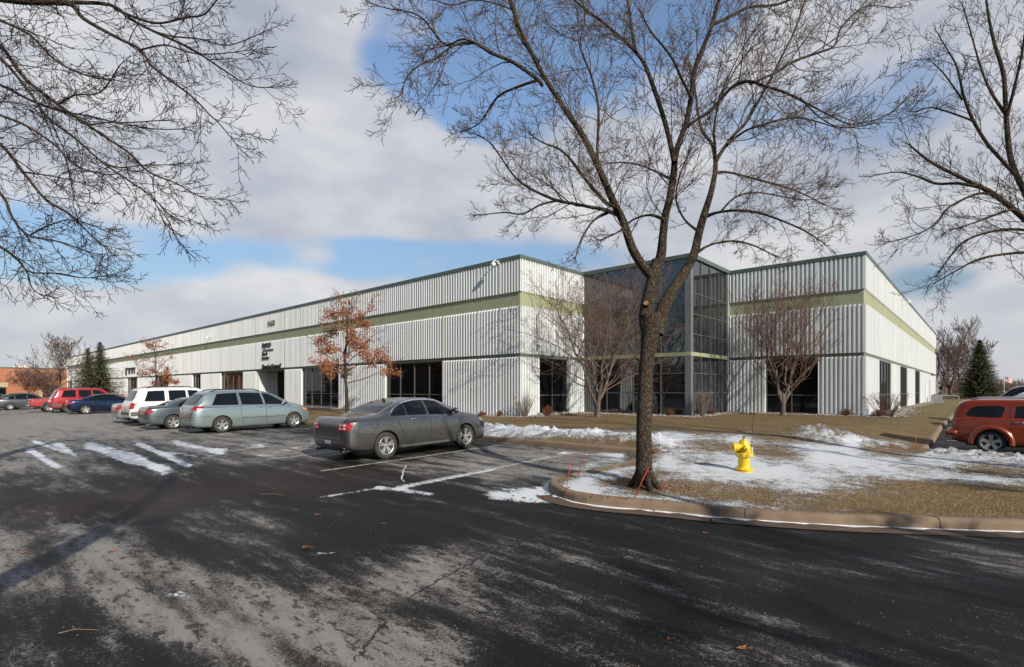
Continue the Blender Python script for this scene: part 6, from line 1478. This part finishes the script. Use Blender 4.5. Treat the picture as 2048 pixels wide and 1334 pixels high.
def make_small():
    make_hydrant()
    stake(1131, 982, (1144, 911), 'red-orange snow stake at the tip of the kerbed island')
    stake(1154, 957, (1166, 911), 'red-orange snow stake on the island edge behind the one at its tip')
    stake(1266, 997, (1297, 935, .0), 'red-orange snow stake leaning against the front of the big tree trunk')
    stake(1832, 905, (1832, 864), 'upright orange snow stake by the corner of the right-hand lot')
    LM = plain('tan_leaf', (.28, .12, .05), .7, 0, .3, 30); 
    for i, (px, py, s, lb) in enumerate(((612,1097,.055,'curled tan leaf on the dark asphalt near the small white patch'),(632,1031,.04,'small orange leaf on the wet asphalt left of the curled tan one'),(46,1108,.055,'brown leaf on the frosty asphalt at the left edge'),
        (223,1105,.05,'reddish leaf on the frost near the tree shadow'),(765,1049,.03,'tiny tan leaf in the middle of the drive'),(1486,1301,.045,'tan leaf on the dark asphalt low in the middle of the drive'),(1410,1068,.035,'small leaf on the drive in front of the kerb joint'),
        (1338,1281,.03,'dark curled leaf on the asphalt left of the tan one'),(1802,970,.06,'brown leaf on the thin snow of the right lawn'),(655,993,.03,'tiny red leaf by the snow streak'),(936,938,.03,'tiny leaf near the sedan'))):
        leaf(px, py, s, lb, LM, i)
    twig(160, 1262, [[(-.13, -.05, 0), (-.04, 0, .01), (.14, .0, .005)], [(-.04, 0, .01), (-.10, .045, .015)]], 'forked light brown twig on the frosty asphalt at lower left', 1)
    twig(545, 990, [[(-.22, .03, 0), (0, .01, .02), (.22, -.04, 0)]], 'long thin twig at the edge of the brown asphalt patch', 2)
    twig(1695, 1060, [[(-.3, 0, 0), (0, .02, .01), (.32, -.05, 0)]], 'thin twig lying along the gutter at the right', 3)
    rnd = random.Random(9)
    LR = plain('rusty_leaf_litter', (.22, .05, .03), .8, 0, .5, 30)
    def seg(a, b, w):
        A, B = gnd(*a), gnd(*b)
        def f(r): t = r.random(); return (A.x+(B.x-A.x)*t+r.gauss(0, w), A.y+(B.y-A.y)*t+r.gauss(0, w))
        return f
    fs = [seg((1290, 912), (1400, 897), .10), seg((1060, 894), (1300, 912), .12), seg((1290, 912), (1345, 905), .14), seg((1060, 1005), (1110, 985), .22), seg((1150, 975), (1250, 945), .25), seg((1170, 1008), (1440, 1036), .07), seg((1462, 945), (1445, 942), .05), seg((1300, 975), (1360, 975), .18)]
    wts = [160, 120, 150, 40, 30, 45, 50, 60]
    m = MB(); pts = []
    k = [0]
    def pick(r): return r.choices(fs, wts)[0](r)
    scatter('leaf_litter', ('rusty dry leaves gathered along the kerbs and on the snow', 'leaf litter'), pick, .035, LR, rnd, 620)
    # pale grit on the drive
    def grit(r):
        while True:
            y = r.uniform(3.4, 8); x = r.uniform(-.9, .95)*y
            if poly_dist(*[np.array([q]) for q in toUV(x, y)])[0][0] < -.3: return (x, y)
    scatter('grit', ('fine pale stone grit spread over the dark drive', 'grit'), grit, .006, plain('grit_stone', (.42, .28, .2), .9, 0, .4, 40), rnd, 1500)
    # flag
    p = at(2008, 790, 125); e = empty('flagpole', (p.x, p.y, zg(p.x, p.y)-.3)); tag(e, 'distant white flagpole flying a small striped flag at the right edge', 'flagpole')
    zt = EYE+(HZ-749)*125/F-e.location.z; m = MB(); m.tube([(0, 0, 0), (0, 0, zt)], [.11, .07], 8, cap=True); m.build('pole', M['white'], e)
    Wd = 1.9; S = 1.25
    def fp(a, b): return (a*Wd+.08, .12*math.sin(a*7), zt-.35-b*S-a*.62+.05*math.sin(a*9))
    fl = None
    m = MB(); nst = 13
    for k in range(nst): m.grid([[fp(i/8, k/nst) for i in range(9)], [fp(i/8, (k+1)/nst) for i in range(9)]], mi=k % 2)
    fl = m.build('flag', [plain('flag_red', (.45, .02, .03), .8), M['white']], e)
    m = MB(); m.grid([[tuple(Vector(fp(i/8*.42, b))+Vector((0, s*.02, 0))) for i in range(9)] for b in (0, 7/13)] if (s := -1) else []); m.build('canton', plain('flag_blue', (.02, .03, .12), .8), fl)
    m = MB()
    for r_ in range(9):
        for c_ in range(6 if r_ % 2 == 0 else 5):
            q = Vector(fp((.035+c_*.068+(.034 if r_ % 2 else 0))*1.0, (.5+r_*.72)/13*1.0))+Vector((0, -.04, 0)); pts = [q+Vector((math.sin(6.283*t/10)*(.035 if t % 2 == 0 else .015), 0, math.cos(6.283*t/10)*(.035 if t % 2 == 0 else .015))) for t in range(10)]; m.poly(pts)
    m.build('stars', M['white'], fl)
    # utility pole far right
    p = at(2002, 790, 150); e = empty('utility_pole', (p.x, p.y, zg(p.x, p.y)-.3)); tag(e, 'small distant utility pole left of the flagpole', 'pole'); m = MB(); zt = EYE+(HZ-759)*150/F-e.location.z; m.tube([(0, 0, 0), (0, 0, zt)], [.15, .11], 6, cap=True); m.box((0, 0, zt-.5), (2.0, .12, .14)); m.build('pole', M['twig'], e)
    # barrier rail beyond the building
    a = at(1868, 800, 72); b = at(1917, 800, 70); z0 = zg(a.x, a.y); e = empty('barrier_rail', (a.x, a.y, z0)); tag(e, 'pale horizontal barrier rail beyond the far corner of the building', 'barrier')
    d = Vector((b.x-a.x, b.y-a.y, 0)); zt = EYE+(HZ-792.5)*71/F-z0; m = MB(); m.tube([Vector((0, 0, zt)), d+Vector((0, 0, zt))], [.14, .14], 4, cap=True); m.build('rail', M['post'], e)
    for k in range(6): m = MB(); m.tube([d*k/5+Vector((0, 0, -.1)), d*k/5+Vector((0, 0, zt))], [.07, .07], 6, cap=True); m.build('post', M['post'], e)
    # far trees as one band
    rnd = random.Random(13); m = MB()
    for k in range(900):
        px = rnd.uniform(1860, 2400); Y = rnd.uniform(170, 230); p = at(px, 800, Y); h = rnd.uniform(2.5, 6.0)*(1 if px > 1990 else 1.4); z = .2
        m.tube([(p.x, p.y, z), (p.x+rnd.gauss(0, .3), p.y, z+h*.6), (p.x+rnd.gauss(0, .7), p.y, z+h)], [.12, .08, .03], 3)
        for _ in range(7):
            q = Vector((p.x, p.y, z+h*rnd.uniform(.25, .8))); m.tube([q, q+Vector((rnd.gauss(0, 1.3), rnd.gauss(0, .5), rnd.uniform(.3, 1.6)))], [.06, .03], 3)
    tag(m.build('distant_woods', M['haze_twig']), 'distant leafless woods on the horizon at the right', 'woods', kind='stuff')
# ------------------------------------------------------------------ sky, light, camera
def make_world():
    w = bpy.data.worlds.new('World'); scn.world = w; w.use_nodes = True; nt = w.node_tree; bg = nt.nodes['Background']
    sky = N(nt, 'ShaderNodeTexSky'); sky.sky_type = 'NISHITA'; sky.sun_disc = False; sky.sun_elevation = SUN_EL; sky.sun_rotation = math.atan2(SUN_AZ.x, SUN_AZ.y)
    sky.air_density = 1.0; sky.dust_density = .25; sky.ozone_density = 1.6
    tc = N(nt, 'ShaderNodeTexCoord'); sx = N(nt, 'ShaderNodeSeparateXYZ'); L(nt, tc.outputs['Generated'], sx.inputs[0])
    az = math_(nt, 'ARCTAN2', sx.outputs['X'], sx.outputs['Y']); el = math_(nt, 'ARCSINE', sx.outputs['Z'])
    mp = N(nt, 'ShaderNodeMapping'); mp.inputs['Scale'].default_value = (1, 1, 2.3); mp.inputs['Location'].default_value = (3.1, .7, 0); L(nt, tc.outputs['Generated'], mp.inputs['Vector'])
    n = N(nt, 'ShaderNodeTexNoise'); n.inputs['Scale'].default_value = 2.6; n.inputs['Detail'].default_value = 9; n.inputs['Roughness'].default_value = .52; n.inputs['Distortion'].default_value = .25; L(nt, mp.outputs[0], n.inputs['Vector'])
    s = n.outputs['Fac']
    def ae(px, py): a = math.atan((px-1024)/F); return a, math.atan((HZ-py)/F*math.cos(a))
    tot = math_(nt, 'ADD', s, .30)
    holes = [(980,190,160,140,.6),(900,160,110,90,.2),(745,80,100,120,.5),(1290,40,200,95,.42),(1080,60,190,110,.35),(340,512,340,56,.50),(840,500,260,46,.42),(110,560,220,42,.30),(720,530,120,40,.2),(1150,520,160,40,.15),(1830,150,220,130,.16),(1870,565,160,55,.34),(1500,230,220,110,.14),(640,500,200,30,.15),(230,700,50,10,.0),
             (1000,560,150,45,.25),(1650,60,200,80,.04)]
    clouds = [(600,240,420,200,.30),(240,505,70,28,.3),(645,508,60,22,.3),(850,520,70,18,.2),(1180,330,300,150,.2),(880,400,190,110,.26),(1560,420,200,100,.2),(120,640,300,60,.28),(600,590,300,45,.24),(1100,200,40,40,.1),(820,300,120,60,.14),(1960,650,200,60,.2),(620,20,300,60,.2)]
    for px, py, rx, ry, k in holes+[(a, b, c, d, -e) for a, b, c, d, e in clouds]:
        if not k: continue
        a, e = ae(px, py); ca = math.cos(a); ra, re = rx/F*ca*ca, ry/F*ca
        d1 = math_(nt, 'MULTIPLY', math_(nt, 'SUBTRACT', az, a), 1/ra); d2 = math_(nt, 'MULTIPLY', math_(nt, 'SUBTRACT', el, e), 1/re)
        q = math_(nt, 'ADD', math_(nt, 'MULTIPLY', d1, d1), math_(nt, 'MULTIPLY', d2, d2)); g = math_(nt, 'EXPONENT', math_(nt, 'MULTIPLY', q, -1.0)); tot = math_(nt, 'MULTIPLY_ADD', g, -k, tot)
    # clouds thin out behind the viewer
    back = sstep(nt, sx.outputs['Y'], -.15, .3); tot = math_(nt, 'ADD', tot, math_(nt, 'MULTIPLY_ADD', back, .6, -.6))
    mask = sstep(nt, tot, .50, .74)
    n2 = N(nt, 'ShaderNodeTexNoise'); n2.inputs['Scale'].default_value = 4.2; n2.inputs['Detail'].default_value = 6; L(nt, mp.outputs[0], n2.inputs['Vector'])
    cc = ramp(nt, n2.outputs['Fac'], [(.3, (.43, .465, .55)), (.48, (.585, .60, .655)), (.66, (.77, .765, .77))])
    sc = N(nt, 'ShaderNodeVectorMath'); sc.operation = 'SCALE'; L(nt, cc, sc.inputs[0]); sc.inputs['Scale'].default_value = CLOUD
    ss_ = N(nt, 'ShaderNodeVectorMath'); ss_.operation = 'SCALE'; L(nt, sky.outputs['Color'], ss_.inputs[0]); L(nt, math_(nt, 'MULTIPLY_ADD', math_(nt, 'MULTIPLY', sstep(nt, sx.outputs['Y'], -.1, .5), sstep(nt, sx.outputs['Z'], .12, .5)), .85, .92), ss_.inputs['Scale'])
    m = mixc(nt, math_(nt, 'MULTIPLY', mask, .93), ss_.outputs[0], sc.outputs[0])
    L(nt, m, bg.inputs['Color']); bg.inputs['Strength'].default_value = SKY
    sun = bpy.data.lights.new('sun', 'SUN'); sun.energy = SUN; sun.angle = rad(.53); sun.color = (1, .925, .81); o = bpy.data.objects.new('sun', sun); link(o)
    d = Vector((SUN_AZ.x*math.cos(SUN_EL), SUN_AZ.y*math.cos(SUN_EL), math.sin(SUN_EL))); o.rotation_euler = d.to_track_quat('Z', 'Y').to_euler(); o.location = (0, 0, 40)
    cam = bpy.data.cameras.new('camera'); cam.sensor_width = 36; cam.lens = F/2048*36; cam.shift_y = (HZ-667)/2048; cam.clip_start = .05; cam.clip_end = 3000
    c = bpy.data.objects.new('camera', cam); link(c); c.location = (0, 0, EYE); c.rotation_euler = (rad(90), 0, 0); scn.camera = c
    scn.view_settings.view_transform = 'Standard'; scn.view_settings.look = 'None'; scn.view_settings.exposure = EXPO; scn.view_settings.gamma = 1
    scn.render.resolution_x = 1024; scn.render.resolution_y = 667
CLOUD = 9.3; SKY = .10; SUN = 5.0; EXPO = .08
make_world(); make_ground(); make_lawn(); make_kerbs(); make_lines()
crackline('pavement_crack', [(1010,1086),(940,1128),(860,1170),(818,1197),(790,1222),(755,1262),(735,1290),(700,1334)], .032, M['black'])
crackline('pavement_crack', [(812,932),(806,945),(803,958),(812,966)], .03, M['snow'])
crackline('pavement_seam', [(45,1066),(200,1046),(400,1020),(640,990),(800,972)], .02, M['gutter'])
WW = make_building(); make_fixtures(*WW); make_brick(); make_cars(); make_small(); make_gravel(*WW); make_grass(); make_back_woods(); make_trees()
